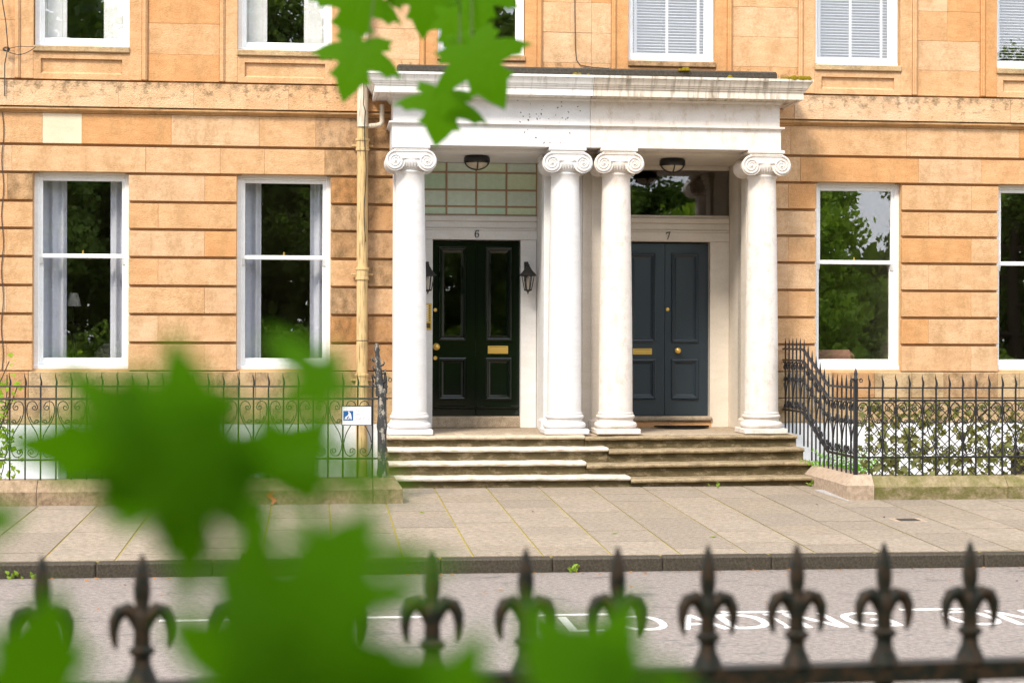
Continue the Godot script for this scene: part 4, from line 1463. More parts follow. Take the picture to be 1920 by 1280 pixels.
func build_steps() -> void:
	rng.seed = 1212
	var st := thing("entrance_steps", "worn stone steps with whitened edges up to the porch", "steps", Vector3(3.3, 0, 1.3))
	var zs := [1.80, 1.49, 1.18, 0.87]
	var ys := [0.163, 0.310, 0.452, PORCH_FLOOR]
	var joint := [wx(1183, 1.8, 900), wx(1100, 1.5, 870), wx(1142, 1.2, 845), wx(1097, 0.87, 820)]
	for i in 3:
		var y0 := 0.0 if i == 0 else ys[i - 1] as float
		step_stone(st, STEP_L, joint[i] - 0.003, zs[i], 0.5, y0 - 0.05, ys[i], M["whitened step edge"])
		step_stone(st, joint[i] + 0.003, STEP_R + (0.04 if i < 2 else 0.02), zs[i] - 0.006, 0.5, y0 - 0.05, ys[i] - 0.004, M["step stone"], 0.009)
	step_stone(st, 0.80, joint[3] - 0.003, zs[3], 0.3, ys[2] - 0.05, PORCH_FLOOR - 0.003, M["landing edge"])
	step_stone(st, joint[3] + 0.003, 5.76, zs[3] - 0.006, 0.3, ys[2] - 0.05, PORCH_FLOOR - 0.004, M["step stone"], 0.004)
	for q in [[0.84, wx(1107, 0), -0.96, 0.02], [0.84, wx(1107, 0), 0.025, 0.70], [wx(1107, 0) + 0.005, 5.74, -0.96, 0.10], [wx(1107, 0) + 0.005, 5.74, 0.105, 0.70]]:
		pbox(st, "landing_slab", Vector3(q[0], 0.3, q[2]), Vector3(q[1], PORCH_FLOOR - 0.001 * (1.0 + q[2]), q[3]), M["landing stone"], 0.004)
	pbox(st, "core", Vector3(0.9, -2.2, -0.9), Vector3(5.72, 0.30, 0.8), M["base stone"])
	pbox(st, "core", Vector3(STEP_L, -2.2, 0.8), Vector3(STEP_R, -0.02, 1.70), M["base stone"])

# ---------------------------------------------------------------- plinths that carry the railings
func coping(parent: Node3D, a: Vector3, b: Vector3, ins: Array, m: Material) -> void:   # a stone with a weathered top; ins: slope width at left, right, back, front
	var y1 := a.y + (b.y - a.y) * 0.64
	var g := Geo.new()
	var p := [Vector3(a.x, a.y, a.z), Vector3(b.x, a.y, a.z), Vector3(b.x, a.y, b.z), Vector3(a.x, a.y, b.z), Vector3(a.x, y1, a.z), Vector3(b.x, y1, a.z), Vector3(b.x, y1, b.z), Vector3(a.x, y1, b.z)]
	var t := [Vector3(a.x + ins[0], b.y, a.z + ins[2]), Vector3(b.x - ins[1], b.y, a.z + ins[2]), Vector3(b.x - ins[1], b.y, b.z - ins[3]), Vector3(a.x + ins[0], b.y, b.z - ins[3])]
	var mid := (a + b) * 0.5
	for f in [[0, 1, 5, 4], [1, 2, 6, 5], [2, 3, 7, 6], [3, 0, 4, 7], [0, 1, 2, 3]]:
		g.quad_out(p[f[0]], p[f[1]], p[f[2]], p[f[3]], mid)
	for k in 4:
		g.quad_out(p[4 + k], p[4 + (k + 1) % 4], t[(k + 1) % 4], t[k], mid)
	g.quad_out(t[0], t[1], t[2], t[3], mid)
	part(parent, "coping_stone", g.mesh(), m)

func build_plinths() -> void:
	rng.seed = 1249
	var a := thing("plinth_wall", "low brown stone plinth under the railing with the loading sign", "plinth", Vector3(-2, 0, 3.0))
	var xe := wx(755, 3.12, 940)
	var xs := [XL - 2, -5.6, -4.3, wx(67, 3.12, 940), wx(333, 3.12, 940), wx(699, 3.12, 940)]
	for i in xs.size() - 1:
		coping(a, Vector3(xs[i] + 0.003, -0.06, 2.80), Vector3(xs[i + 1] - 0.003, 0.252 + rng.randf_range(-0.004, 0.004), 3.12), [0, 0, 0, 0.10], M["coping stone"])
	coping(a, Vector3(xs[-1] + 0.004, -0.05, 2.76), Vector3(xe, 0.262, 3.135), [0, 0.08, 0, 0.09], M["coping stone"])
	var b := thing("plinth_wall", "mossy stone plinth under the ivy covered railing beside the steps", "plinth", Vector3(8, 0, 3.0))
	var xc := wx(1588, 3.12, 930)
	xs = [wx(1640, 3.12, 930), wx(1891, 3.12, 930), 9.2, 10.6, XR + 2]
	for i in xs.size() - 1:
		coping(b, Vector3(xs[i] + 0.003, -0.06, 2.80), Vector3(xs[i + 1] - 0.003, 0.247, 3.12), [0, 0, 0, 0.10], M["mossy coping stone"])
	coping(b, Vector3(xc, -0.035, 2.80), Vector3(xs[0] - 0.004, 0.262, 3.13), [0.11, 0, 0, 0.10], M["pink coping stone"])
	coping(b, Vector3(xc + 0.006, -0.02, 1.46), Vector3(xc + 0.30, 0.258, 2.797), [0.10, 0, 0, 0], M["pink coping stone"])
	var mo := Geo.new()      # a line of pale mortar at the foot of the return
	mo.hexa([Vector3(xc - 0.09, 0.0, 2.2), Vector3(xc + 0.02, 0.0, 2.2), Vector3(xc + 0.02, -0.03, 3.16), Vector3(xc - 0.02, -0.03, 3.16), Vector3(xc - 0.08, 0.036, 2.2), Vector3(xc + 0.02, 0.036, 2.2), Vector3(xc + 0.02, 0.006, 3.15), Vector3(xc - 0.015, 0.006, 3.15)])
	part(b, "mortar_fillet", mo.mesh(), M["mortar"])

# ---------------------------------------------------------------- railings
func spiral(c: Vector2, r0: float, r1: float, a0: float, turns: float, n: int) -> Array:
	var o := []
	for i in n + 1:
		var t := float(i) / n
		var a := a0 + TAU * turns * t
		var r := lerpf(r0, r1, t)
		o.append(c + Vector2(cos(a), sin(a)) * r)
	return o

func bezier(a: Vector2, b: Vector2, c: Vector2, d: Vector2, n: int) -> Array:
	var o := []
	for i in n + 1:
		var t := float(i) / n
		o.append(a.bezier_interpolate(b, c, d, t))
	return o

func scroll_mesh(lines: Array, map: Callable, r: float) -> ArrayMesh:
	var g := Geo.new()
	for l in lines:
		var pts := []
		for p in l:
			pts.append(map.call(p))
		g.tube(pts, r, 5)
	return g.mesh()

# wrought lyres between two rails, h apart, on bars p apart; drawn about one bar, u across, v up from the lower rail
func lyre(p: float, h: float, side: float) -> Array:
	var f := func(l: Array) -> Array:
		var o := []
		for q in l:
			o.append(Vector2(q.x * side, q.y))
		return o
	var out := []
	# top scroll: a curl beside the bar, over an arch and down an S back to the bar
	var c := Vector2(p * 0.40, h - 0.085)
	var l := spiral(c, 0.008, 0.034, PI * 1.2, -1.25, 16)
	l.append_array(bezier(l[-1], Vector2(p * 0.30, h - 0.012), Vector2(p * 0.88, h + 0.005), Vector2(p * 0.90, h - 0.10), 10))
	l.append_array(bezier(Vector2(p * 0.90, h - 0.10), Vector2(p * 0.90, h - 0.26), Vector2(p * 0.16, h - 0.30), Vector2(p * 0.08, h * 0.26), 12))
	out.append(f.call(l))
	# the smaller curl half way down
	c = Vector2(p * 0.27, h - 0.235)
	l = spiral(c, 0.006, 0.026, PI * 0.6, 1.2, 14)
	l.append_array(bezier(l[-1], Vector2(p * 0.50, h - 0.275), Vector2(p * 0.62, h - 0.22), Vector2(p * 0.72, h - 0.175), 8))
	out.append(f.call(l))
	# bottom scroll
	c = Vector2(p * 0.62, 0.072)
	l = spiral(c, 0.008, 0.036, PI * 0.4, -1.35, 16)
	l.append_array(bezier(l[-1], Vector2(p * 0.55, 0.004), Vector2(p * 0.10, 0.0), Vector2(p * 0.06, 0.15), 8))
	out.append(f.call(l))
	return out

func flame_bar(base: Vector3, top: float, r: float, wavy: bool) -> ArrayMesh:   # a bar that ends in a wavy spear
	var g := Geo.new()
	var pts := [base, Vector3(base.x, top - 0.15, base.z)]
	var rad := [r, r]
	for k in 9:
		var t := k / 8.0
		pts.append(Vector3(base.x + (0.007 * sin(t * TAU * 0.9) if wavy else 0.0), top - 0.145 + 0.145 * t, base.z))
		rad.append(lerpf(r * 1.35 if k > 0 else r, 0.0015, pow(t, 1.6)))
	g.tube(pts, rad, 6)
	return g.mesh()

func build_railings() -> void:
	var iron: Material = M["black iron"]
	var z := 2.97
	# left run
	var a := thing("iron_railing", "black wrought iron railing with scrolls that carries the loading sign", "railing", Vector3(-1.5, 0.25, z))
	var p := 0.1555
	var x0 := wx(17.5, z, 750) - 14 * p
	var count := int((wx(712, z, 750) - x0) / p)
	for y in [[1.222, 0.008], [1.092, 0.011], [0.462, 0.009]]:
		var g := Geo.new()
		g.cbox(Vector3(x0 - 0.05, y[0] - y[1], z - 0.014), Vector3(wx(727, z, 750), y[0] + y[1], z + 0.014), 0.003)
		part(a, "rail", g.mesh(), M["worn iron"])
	var lines_l := lyre(p, 0.62, -1.0)
	var lines_r := lyre(p, 0.62, 1.0)
	for i in count + 1:
		var x := x0 + i * p
		part(a, "bar", flame_bar(Vector3(x, 0.24, z), 1.365, 0.0095, true), iron)
		for s in 2:
			if (s == 1 and i == count) or (s == 0 and i == 0):
				continue
			if i % 2 == 1:
				continue
			var mp := func(q: Vector2) -> Vector3: return Vector3(x + q.x, 0.469 + q.y, z)
			part(a, "scroll", scroll_mesh(lines_l if s == 0 else lines_r, mp, 0.0055), iron)
	# the flaking cast post at its end
	var np := thing("railing_post", "tall flaking cast iron post at the foot of the steps", "post", wp(712, 893, z))
	var g2 := Geo.new()
	var c := Vector3(wx(716, z, 800), 0, z)
	g2.lathe([Vector2(0.052, 0.25), Vector2(0.056, 0.30), Vector2(0.046, 0.36), Vector2(0.048, 0.75), Vector2(0.058, 0.80), Vector2(0.050, 0.86), Vector2(0.045, 1.15), Vector2(0.050, 1.20)], c, 12)
	part(np, "shaft", g2.mesh(), M["flaked post"])
	g2 = Geo.new()
	var sp := []
	var sr := []
	for k in 13:
		var t := k / 12.0
		sp.append(Vector3(c.x - 0.015 - 0.045 * t, 1.12 + 0.53 * t, z))
		sr.append(0.052 - 0.030 * t + 0.006 * sin(k * 2.4))
	sp.append(sp[-1] + Vector3(0.0, 0.012, 0))
	sr.append(0.026)
	sp.append(sp[-1] + Vector3(0.0, 0.022, 0))
	sr.append(0.004)
	g2.tube(sp, sr, 9)
	for k in 7:
		var q: Vector3 = sp[2 + k]
		var s := -1.0 if k % 2 == 0 else 1.0
		g2.tube([q, q + Vector3(s * 0.05, 0.02, 0.02), q + Vector3(s * 0.066, 0.045, 0.02), q + Vector3(s * 0.052, 0.055, 0.02)], [0.014, 0.012, 0.009, 0.004], 6)
	part(np, "leafy_finial", g2.mesh(), M["flaked post"])
	g2 = Geo.new()
	g2.tube([Vector3(c.x + 0.03, 1.15, z), Vector3(c.x + 0.035, 1.30, z), Vector3(c.x + 0.03, 1.40, z)], [0.026, 0.02, 0.004], 8)
	for s in [-1.0, 1.0]:
		var l := []
		for q in spiral(Vector2(c.x + 0.035 + s * 0.045, 1.29), 0.012, 0.024, PI / 2, s * 1.1, 12):
			l.append(Vector3(q.x, q.y, z + 0.01))
		g2.tube(l, 0.005, 5)
	part(np, "curl", g2.mesh(), M["worn iron"])
	# right run along the street
	var b := thing("iron_railing", "black wrought iron railing with ivy on trellis behind it", "railing", Vector3(8, 0.25, z))
	var xc := wx(1605, z, 750)
	p = 0.1510
	var n := int((XR - xc) / p)
	for y in [[1.207, 0.008], [1.069, 0.011], [0.450, 0.010]]:
		var g := Geo.new()
		g.cbox(Vector3(xc, y[0] - y[1], z - 0.014), Vector3(XR, y[0] + y[1], z + 0.014), 0.003)
		part(b, "rail", g.mesh(), iron)
	lines_l = lyre(p, 0.61, -1.0)
	lines_r = lyre(p, 0.61, 1.0)
	for i in n + 1:
		var x := xc + i * p
		if i > 0:
			part(b, "bar", flame_bar(Vector3(x, 0.24, z), 1.355, 0.0105, true), iron)
		for s in 2:
			if s == 0 and i == 0:
				continue
			if i % 2 == 1:
				continue
			var mp := func(q: Vector2) -> Vector3: return Vector3(x + q.x, 0.457 + q.y, z)
			part(b, "scroll", scroll_mesh(lines_l if s == 0 else lines_r, mp, 0.006), iron)
	var post := Geo.new()
	post.cbox(Vector3(xc - 0.022, 0.24, z - 0.022), Vector3(xc + 0.022, 1.28, z + 0.022), 0.006)
	post.lathe([Vector2(0.024, 1.28), Vector2(0.030, 1.30), Vector2(0.018, 1.32), Vector2(0.022, 1.36), Vector2(0.012, 1.40), Vector2(0.0, 1.43)], Vector3(xc, 0, z), 10)
	for s in [-1.0, 1.0]:
		var l := []
		for q in spiral(Vector2(xc + s * 0.05, 1.285), 0.010, 0.024, PI / 2, s * 1.2, 12):
			l.append(Vector3(q.x, q.y, z + 0.02))
		post.tube(l, 0.006, 5)
	part(b, "corner_post", post.mesh(), iron)
	# its return: back along the plinth, up beside the steps, then level on the landing
	var lift := func(zz: float) -> float:
		return 0.41 * clampf((1.95 - zz) / 1.05, 0.0, 1.0)
	var rt := thing("iron_railing", "black wrought iron handrail climbing beside the steps to the cream column", "railing", Vector3(xc, 0.25, 1.5))
	for y in [[1.207, 0.012], [1.069, 0.012], [0.450, 0.012]]:
		var g := Geo.new()
		var l := []
		for q in [2.95, 1.97, 1.93, 0.92, 0.88, 0.02]:
			l.append(Vector3(xc, y[0] + lift.call(q), q))
		for i in l.size() - 1:
			var u: Vector3 = l[i]
			var w: Vector3 = l[i + 1]
			var pts := []
			for q in [u, w]:
				pts.append_array([q + Vector3(-0.016, -y[1], 0), q + Vector3(0.016, -y[1], 0)])
			g.hexa([pts[0], pts[1], pts[3], pts[2], pts[0] + Vector3(0, 2 * y[1], 0), pts[1] + Vector3(0, 2 * y[1], 0), pts[3] + Vector3(0, 2 * y[1], 0), pts[2] + Vector3(0, 2 * y[1], 0)])
		part(rt, "rail", g.mesh(), iron)
	var zz := 2.97 - 0.168
	var k := 0
	while zz > 0.05:
		var up: float = lift.call(zz)
		var foot := 0.24 if zz > 1.45 else (0.30 if zz > 1.2 else (0.45 if zz > 0.9 else 0.58))
		part(rt, "bar", flame_bar(Vector3(xc, foot, zz), 1.345 + up, 0.0105, false), iron)
		var at_z := zz
		var mp := func(q: Vector2) -> Vector3: return Vector3(xc + 0.004, 0.457 + q.y + lift.call(at_z + q.x), at_z + q.x)
		for s in [-1.0, 1.0]:
			if k % 2 == 0:
				part(rt, "scroll", scroll_mesh(lyre(0.168, 0.61, s), mp, 0.008), iron)
		# cast rosettes where the scrolls meet the bar
		for v in [0.05, 0.36, 0.55]:
			var g := Geo.new()
			g.lathe([Vector2(0.0, -0.022), Vector2(0.022, -0.008), Vector2(0.022, 0.008), Vector2(0.0, 0.022)], Vector3(xc, 0.457 + v + up, zz), 8)
			part(rt, "rosette", g.mesh(), iron)
		zz -= 0.168
		k += 1

# ---------------------------------------------------------------- pipe, sign, small things by the street
func build_street_things() -> void:
	var pm: Material = M["pipe paint"]
	var x := wx(679, 0.10, 400)
	var dp := thing("drainpipe", "tall cream painted cast iron drainpipe beside the porch", "drainpipe", Vector3(x, -2.0, 0.12))
	var g := Geo.new()
	g.lathe([Vector2(0.068, -2.0), Vector2(0.068, 4.33)], Vector3(x, 0, 0.14), 20)
	part(dp, "pipe", g.mesh(), pm)
	g = Geo.new()
	g.lathe([Vector2(0.068, 4.30), Vector2(0.066, 9.0)], Vector3(x, 0, 0.16), 20)
	part(dp, "pipe", g.mesh(), M["pale pipe paint"])
	for y in [4.10, 2.53, 1.24, 5.32]:
		g = Geo.new()
		g.lathe([Vector2(0.068, y - 0.09), Vector2(0.083, y - 0.085), Vector2(0.083, y - 0.06), Vector2(0.076, y - 0.055), Vector2(0.076, y + 0.03), Vector2(0.086, y + 0.035), Vector2(0.086, y + 0.06), Vector2(0.068, y + 0.065)], Vector3(x, 0, 0.14 if y < 5 else 0.16), 20)
		g.cbox(Vector3(x - 0.13, y - 0.03, 0.03), Vector3(x + 0.13, y - 0.005, 0.07), 0.006)
		part(dp, "collar", g.mesh(), pm)
	g = Geo.new()
	g.lathe([Vector2(0.0685, 1.70), Vector2(0.0705, 1.702), Vector2(0.0705, 1.708), Vector2(0.0685, 1.71)], Vector3(x, 0, 0.14), 20)
	part(dp, "joint", g.mesh(), M["cable"])
	var br := []
	for q in [[716, 196], [716, 228], [713, 233], [706, 235], [690, 236]]:
		br.append(wp(q[0], q[1], 0.14))
	g = Geo.new()
	g.tube(br, 0.030, 10)
	part(dp, "branch_pipe", g.mesh(), M["pale pipe paint"])
	g = Geo.new()
	var wire := []
	for k in 40:
		wire.append(Vector3(x + 0.012 * sin(k * 0.5) + (0.03 if k > 18 else 0.0), lerpf(6.0, 2.9, k / 39.0), 0.225))
	g.tube(wire, 0.006, 5)
	part(dp, "clipped_cable", g.mesh(), M["cable"])
	# sign on the railing
	var a := wp(640, 797.5, 3.0)
	var b := wp(697, 760.5, 3.0)
	var sg := thing("loading_sign", "white sign with blue square reading goods vehicles loading only", "sign", Vector3((a.x + b.x) / 2, a.y, 3.0))
	pbox(sg, "plate", Vector3(a.x, a.y, 2.995), Vector3(b.x, b.y, 3.006), M["sign white"], 0.004)
	var bd := Geo.new()
	for q in [[a.x, a.y, b.x, a.y + 0.008], [a.x, b.y - 0.008, b.x, b.y], [a.x, a.y + 0.008, a.x + 0.008, b.y - 0.008], [b.x - 0.008, a.y + 0.008, b.x, b.y - 0.008]]:
		bd.box(Vector3(q[0], q[1], 3.0), Vector3(q[2], q[3], 3.0085))
	part(sg, "edge", bd.mesh(), M["worn iron"])
	var s0 := wp(643.5, 788, 3.0)
	var s1 := wp(662, 770, 3.0)
	pbox(sg, "blue_square", Vector3(s0.x, s0.y, 3.0), Vector3(s1.x, s1.y, 3.009), M["sign blue"])
	# the porter leaning on a loaded barrow
	var un := s1.x - s0.x
	var fig := Geo.new()
	var flat := Basis()
	for poly in [[[0.50, 0.12], [0.60, 0.12], [0.66, 0.42], [0.74, 0.12], [0.85, 0.12], [0.80, 0.52], [0.70, 0.80], [0.55, 0.78], [0.50, 0.60], [0.32, 0.42], [0.37, 0.36], [0.56, 0.50]], [[0.50, 0.80], [0.60, 0.80], [0.63, 0.90], [0.56, 0.95], [0.48, 0.90]], [[0.12, 0.24], [0.26, 0.14], [0.44, 0.34], [0.30, 0.46]], [[0.08, 0.10], [0.46, 0.10], [0.46, 0.15], [0.08, 0.15]]]:
		var pp := PackedVector2Array()
		for q in poly:
			pp.append(Vector2(q[0], q[1]) * un)
		fig.prism(pp, flat, Vector3(s0.x, s0.y, 3.008), 0.0035)
	part(sg, "porter_symbol", fig.mesh(), M["sign white"])
	var sans := SystemFont.new()
	sans.font_names = PackedStringArray(["Droid Sans"])
	var row := 0
	for t in ["Goods", "vehicles", "loading", "only"]:
		var tm := TextMesh.new()
		tm.text = t
		tm.font = sans
		tm.font_size = 32
		tm.pixel_size = 0.0015
		tm.depth = 0.003
		var o := MeshInstance3D.new()
		o.name = "lettering"
		o.mesh = tm
		o.material_override = M["faded lettering"]
		sg.add_child(o, true)
		o.position = wp(679.5, 768.5 + row * 7.6, 3.0) + Vector3(0, 0, 0.008) - sg.position
		row += 1
	# a small drain cover let into the flags
	var dr := wp(1700, 962, 4.6)
	var zc := 4.75
	var xc := wx(1703, zc, 962)
	var dc := thing("drain_cover", "small dark iron stop cover set in the pavement", "drain cover", Vector3(xc, gy(zc), zc))
	part(dc, "frame", slab(xc - 0.16, xc + 0.16, zc - 0.13, zc + 0.13, 0.004, 0.02), M["pink coping stone"])
	part(dc, "lid", slab(xc - 0.10, xc + 0.10, zc - 0.085, zc + 0.085, 0.008, 0.02), M["worn iron"])
	# a curled red leaf against the plinth
	var rl := thing("fallen_leaf", "curled red dead leaf leaning on the brown plinth", "leaf", wp(509, 944, 3.15))
	g = Geo.new()
	var c := wp(509, 944, 3.15)
	for k in 6:
		var t := k / 6.0
		var w := 0.035 * sin(PI * (t * 0.8 + 0.15))
		var p0 := c + Vector3(0.03 * sin(t * 7.0), 0.13 * t, 0.012 * cos(t * 5.0))
		var p1 := c + Vector3(0.03 * sin((t + 0.167) * 7.0), 0.13 * (t + 0.167), 0.012 * cos((t + 0.167) * 5.0))
		g.quad(p0 - Vector3(w, 0, 0), p0 + Vector3(w, 0, 0.01), p1 + Vector3(w * 0.8, 0, 0.01), p1 - Vector3(w * 0.8, 0, 0))
	var lm := mat("red leaf", lin(0.42, 0.10, 0.05), 0.6)
	part(rl, "blade", g.mesh(), lm)

# ---------------------------------------------------------------- rooms behind the glass
func curtain(px0: float, px1: float, y0: float, y1: float, label: String) -> void:
	var z := -0.42
	var a := wx(px0, z)
	var b := wx(px1, z)
	var t := thing("curtain", label, "curtain", Vector3((a + b) / 2, y0, z), "pale curtains in the ground floor windows")
	var g := Geo.new()
	var n := 48
	var ph := rng.randf() * 6.0
	var pt := func(i: int, y: float) -> Vector3:
		var s := float(i) / n
		return Vector3(lerpf(a, b, s), y, z + 0.03 * sin(s * (b - a) * 52.0 + ph) + 0.012 * sin(s * (b - a) * 23.0 + y * 0.7))
	for i in n:
		for j in 6:
			var ya := lerpf(y0, y1, j / 6.0)
			var yb := lerpf(y0, y1, (j + 1) / 6.0)
			var q := [pt.call(i, ya), pt.call(i + 1, ya), pt.call(i + 1, yb), pt.call(i, yb)]
			g.quad(q[0], q[1], q[2], q[3])
	part(t, "cloth", g.mesh(), M["curtain cloth"])

func blind(x0: float, x1: float, y0: float, y1: float, label: String) -> void:
	var t := thing("venetian_blind", label, "blind", Vector3((x0 + x1) / 2, y0, -0.34), "white venetian blinds upstairs")
	var g := Geo.new()
	g.hexa([Vector3(0, -0.007, 0.018), Vector3(x1 - x0, -0.007, 0.018), Vector3(x1 - x0, 0.007, -0.02), Vector3(0, 0.007, -0.02), Vector3(0, -0.004, 0.018), Vector3(x1 - x0, -0.004, 0.018), Vector3(x1 - x0, 0.010, -0.02), Vector3(0, 0.010, -0.02)])
	var m := g.mesh()
	var y := y0 + 0.05
	while y < y1:
		var o := MeshInstance3D.new()
		o.name = "slat"
		o.mesh = m
		o.material_override = M["blind slat"]
		t.add_child(o, true)
		o.position = Vector3(x0, y, -0.34) - t.position
		y += 0.0365
	pbox(t, "bottom_rail", Vector3(x0, y0 + 0.005, -0.36), Vector3(x1, y0 + 0.03, -0.32), M["blind slat"], 0.004)
	for f in [0.09, 0.5, 0.91]:
		var xx := lerpf(x0, x1, f)
		pbox(t, "ladder_tape", Vector3(xx - 0.018, y0 + 0.02, -0.319), Vector3(xx + 0.018, y1, -0.317), M["blind tape"])

func build_rooms() -> void:
	rng.seed = 1286
	var ha: Node3D = get_node("terraced_house")
	var hb: Node3D = get_node("terraced_house_001")
	var mid := wx(1108)
	for q in [[ha, XL, mid], [hb, mid, XR]]:
		pbox(q[0], "room_wall", Vector3(q[1], -2.4, -6.2), Vector3(q[2], 9.2, -6.0), M["room wall"])
		for f in [[-2.4, -2.2], [0.30, 0.56], [4.10, 4.45], [9.0, 9.2]]:
			var xa: float = q[1]
			pbox(q[0], "room_floor", Vector3(xa, f[0], -6.0), Vector3(q[2], f[1], -0.45 if f[0] < 8 else -0.04), M["room floor"])
	pbox(ha, "room_wall", Vector3(XL - 0.2, -2.4, -6.2), Vector3(XL, 9.2, -0.04), M["room wall"])
	pbox(hb, "room_wall", Vector3(XR, -2.4, -6.2), Vector3(XR + 0.2, 9.2, -0.04), M["room wall"])
	for q in [[ha, 0.72, 0.86], [hb, 5.45, 5.6], [ha, -1.75, -1.6], [ha, mid - 0.07, mid - 0.01], [hb, 7.75, 7.9]]:
		pbox(q[0], "room_wall", Vector3(q[1], 0.56, -6.0), Vector3(q[2], 4.10, -0.46), M["room wall"])
		pbox(q[0], "room_wall", Vector3(q[1], 4.45, -6.0), Vector3(q[2], 9.0, -0.46), M["room wall"])
	curtain(70, 124, 0.9, 3.70, "grey white curtain drawn to the house end side of the window with the lamp")
	curtain(206, 240, 0.9, 3.70, "narrow grey white curtain at the armchair side of the window with the lamp")
	curtain(450, 489, 0.9, 3.70, "grey blue curtain in the window beside the drainpipe, on the side away from it")
	curtain(581, 616, 0.9, 3.70, "grey blue curtain in the window beside the drainpipe, on the pipe side")
	for q in [[1177, 1340, "white venetian blind in the window above the porch roof"], [1527, 1688, "white venetian blind in the upstairs window next to the porch cornice"]]:
		blind(wx(q[0]) + 0.06, wx(q[1]) - 0.06, 5.27, 7.7, q[2])
	blind(wx(1868) + 0.06, wx(1868) + 1.06, 5.27, 7.7, "white venetian blind in the upstairs window farthest from the porch")
	# a table lamp and an easy chair behind the first window
	var lz := -1.2
	var c := wp(137, 590, lz)
	var tb := thing("side_table", "small dark round table under the lamp behind the window", "table", Vector3(c.x, 0.56, lz))
	var g := Geo.new()
	var ty := wy(608, lz, 137)
	g.lathe([Vector2(0.0, 0.56), Vector2(0.16, 0.56), Vector2(0.05, 0.62), Vector2(0.035, 0.7), Vector2(0.03, ty - 0.1), Vector2(0.16, ty - 0.03), Vector2(0.17, ty), Vector2(0.0, ty)], Vector3(c.x, 0, lz), 20)
	part(tb, "pedestal", g.mesh(), M["dark wood"])
	var lp := thing("table_lamp", "table lamp with a pale cone shade behind the window", "lamp", Vector3(c.x, ty, lz))
	g = Geo.new()
	g.lathe([Vector2(0.07, ty), Vector2(0.06, ty + 0.02), Vector2(0.014, ty + 0.05), Vector2(0.012, ty + 0.30)], Vector3(c.x, 0, lz), 14)
	part(lp, "stand", g.mesh(), M["dark wood"])
	g = Geo.new()
	var sy0 := wy(574, lz, 137)
	var sy1 := wy(549, lz, 137)
	g.lathe([Vector2(0.098, sy0), Vector2(0.055, sy1)], Vector3(c.x, 0, lz), 24)
	part(lp, "shade", g.mesh(), M["lamp shade"])
	var ch := wp(192, 676, -1.3)
	var ac := thing("armchair", "pale rounded armchair seen through the window with the lamp", "armchair", Vector3(ch.x, 0.56, -1.3))
	g = Geo.new()
	g.cbox(Vector3(ch.x - 0.14, 0.56, -1.75), Vector3(ch.x + 0.5, 1.66, -1.45), 0.12)
	part(ac, "backrest", g.mesh(), M["pale cushion"])
	g = Geo.new()
	g.cbox(Vector3(ch.x - 0.22, 0.56, -1.45), Vector3(ch.x + 0.5, 1.05, -0.8), 0.1)
	part(ac, "seat", g.mesh(), M["pale cushion"])
	# sofa behind the window of number 7
	var sa := wp(1500, 655, -0.75)
	var sb := wp(1606, 657, -0.75)
	var so := thing("sofa", "dusty pink sofa with its back against the window", "sofa", Vector3(sa.x, 0.56, -0.9))
	g = Geo.new()
	g.cbox(Vector3(sa.x - 0.3, 0.7, -1.05), Vector3(sb.x, sb.y + 0.01, -0.75), 0.075)
	part(so, "backrest", g.mesh(), M["pink velour"])
	g = Geo.new()
	g.cbox(Vector3(sa.x - 0.3, 0.56, -1.75), Vector3(sb.x - 0.02, 1.0, -1.05), 0.08)
	part(so, "seat", g.mesh(), M["pink velour"])
	# spear-leaved plant on the sill over the porch
	var pc := wp(888, 97, -0.40)
	var hp := thing("potted_plant", "spear leaved plant in a white bowl behind the window over the porch", "plant", pc)
	g = Geo.new()
	g.lathe([Vector2(0.0, 5.255), Vector2(0.05, 5.255), Vector2(0.085, 5.34), Vector2(0.08, 5.34), Vector2(0.0, 5.32)], Vector3(pc.x, 0, -0.42), 16)
	part(hp, "bowl", g.mesh(), M["window white"])
	for k in 5:
		g = Geo.new()
		var a := TAU * k / 5.0
		var d := Vector3(cos(a) * 0.09, 0.27 + 0.05 * sin(k * 2.0), sin(a) * 0.05)
		var base := Vector3(pc.x, 5.32, -0.42)
		g.tube([base, base + d * 0.5 + Vector3(0, 0.02, 0), base + d], [0.012, 0.022, 0.002], 5, 0.4)
		part(hp, "leaf", g.mesh(), M["house plant"])

# ---------------------------------------------------------------- plants by the houses
func lobed(n: int) -> PackedVector2Array:      # outline of a small ivy-like leaf, base at the origin, tip at (0, 1)
	if n == 3:
		return PackedVector2Array([Vector2(0, 0), Vector2(0.30, 0.02), Vector2(0.48, 0.30), Vector2(0.26, 0.48), Vector2(0.20, 0.72), Vector2(0, 1), Vector2(-0.20, 0.72), Vector2(-0.26, 0.48), Vector2(-0.48, 0.30), Vector2(-0.30, 0.02)])
	return PackedVector2Array([Vector2(0, 0.06), Vector2(0.22, -0.06), Vector2(0.44, 0.10), Vector2(0.34, 0.26), Vector2(0.56, 0.50), Vector2(0.27, 0.56), Vector2(0.18, 0.76), Vector2(0, 1), Vector2(-0.18, 0.76), Vector2(-0.27, 0.56), Vector2(-0.56, 0.50), Vector2(-0.34, 0.26), Vector2(-0.44, 0.10), Vector2(-0.22, -0.06)])

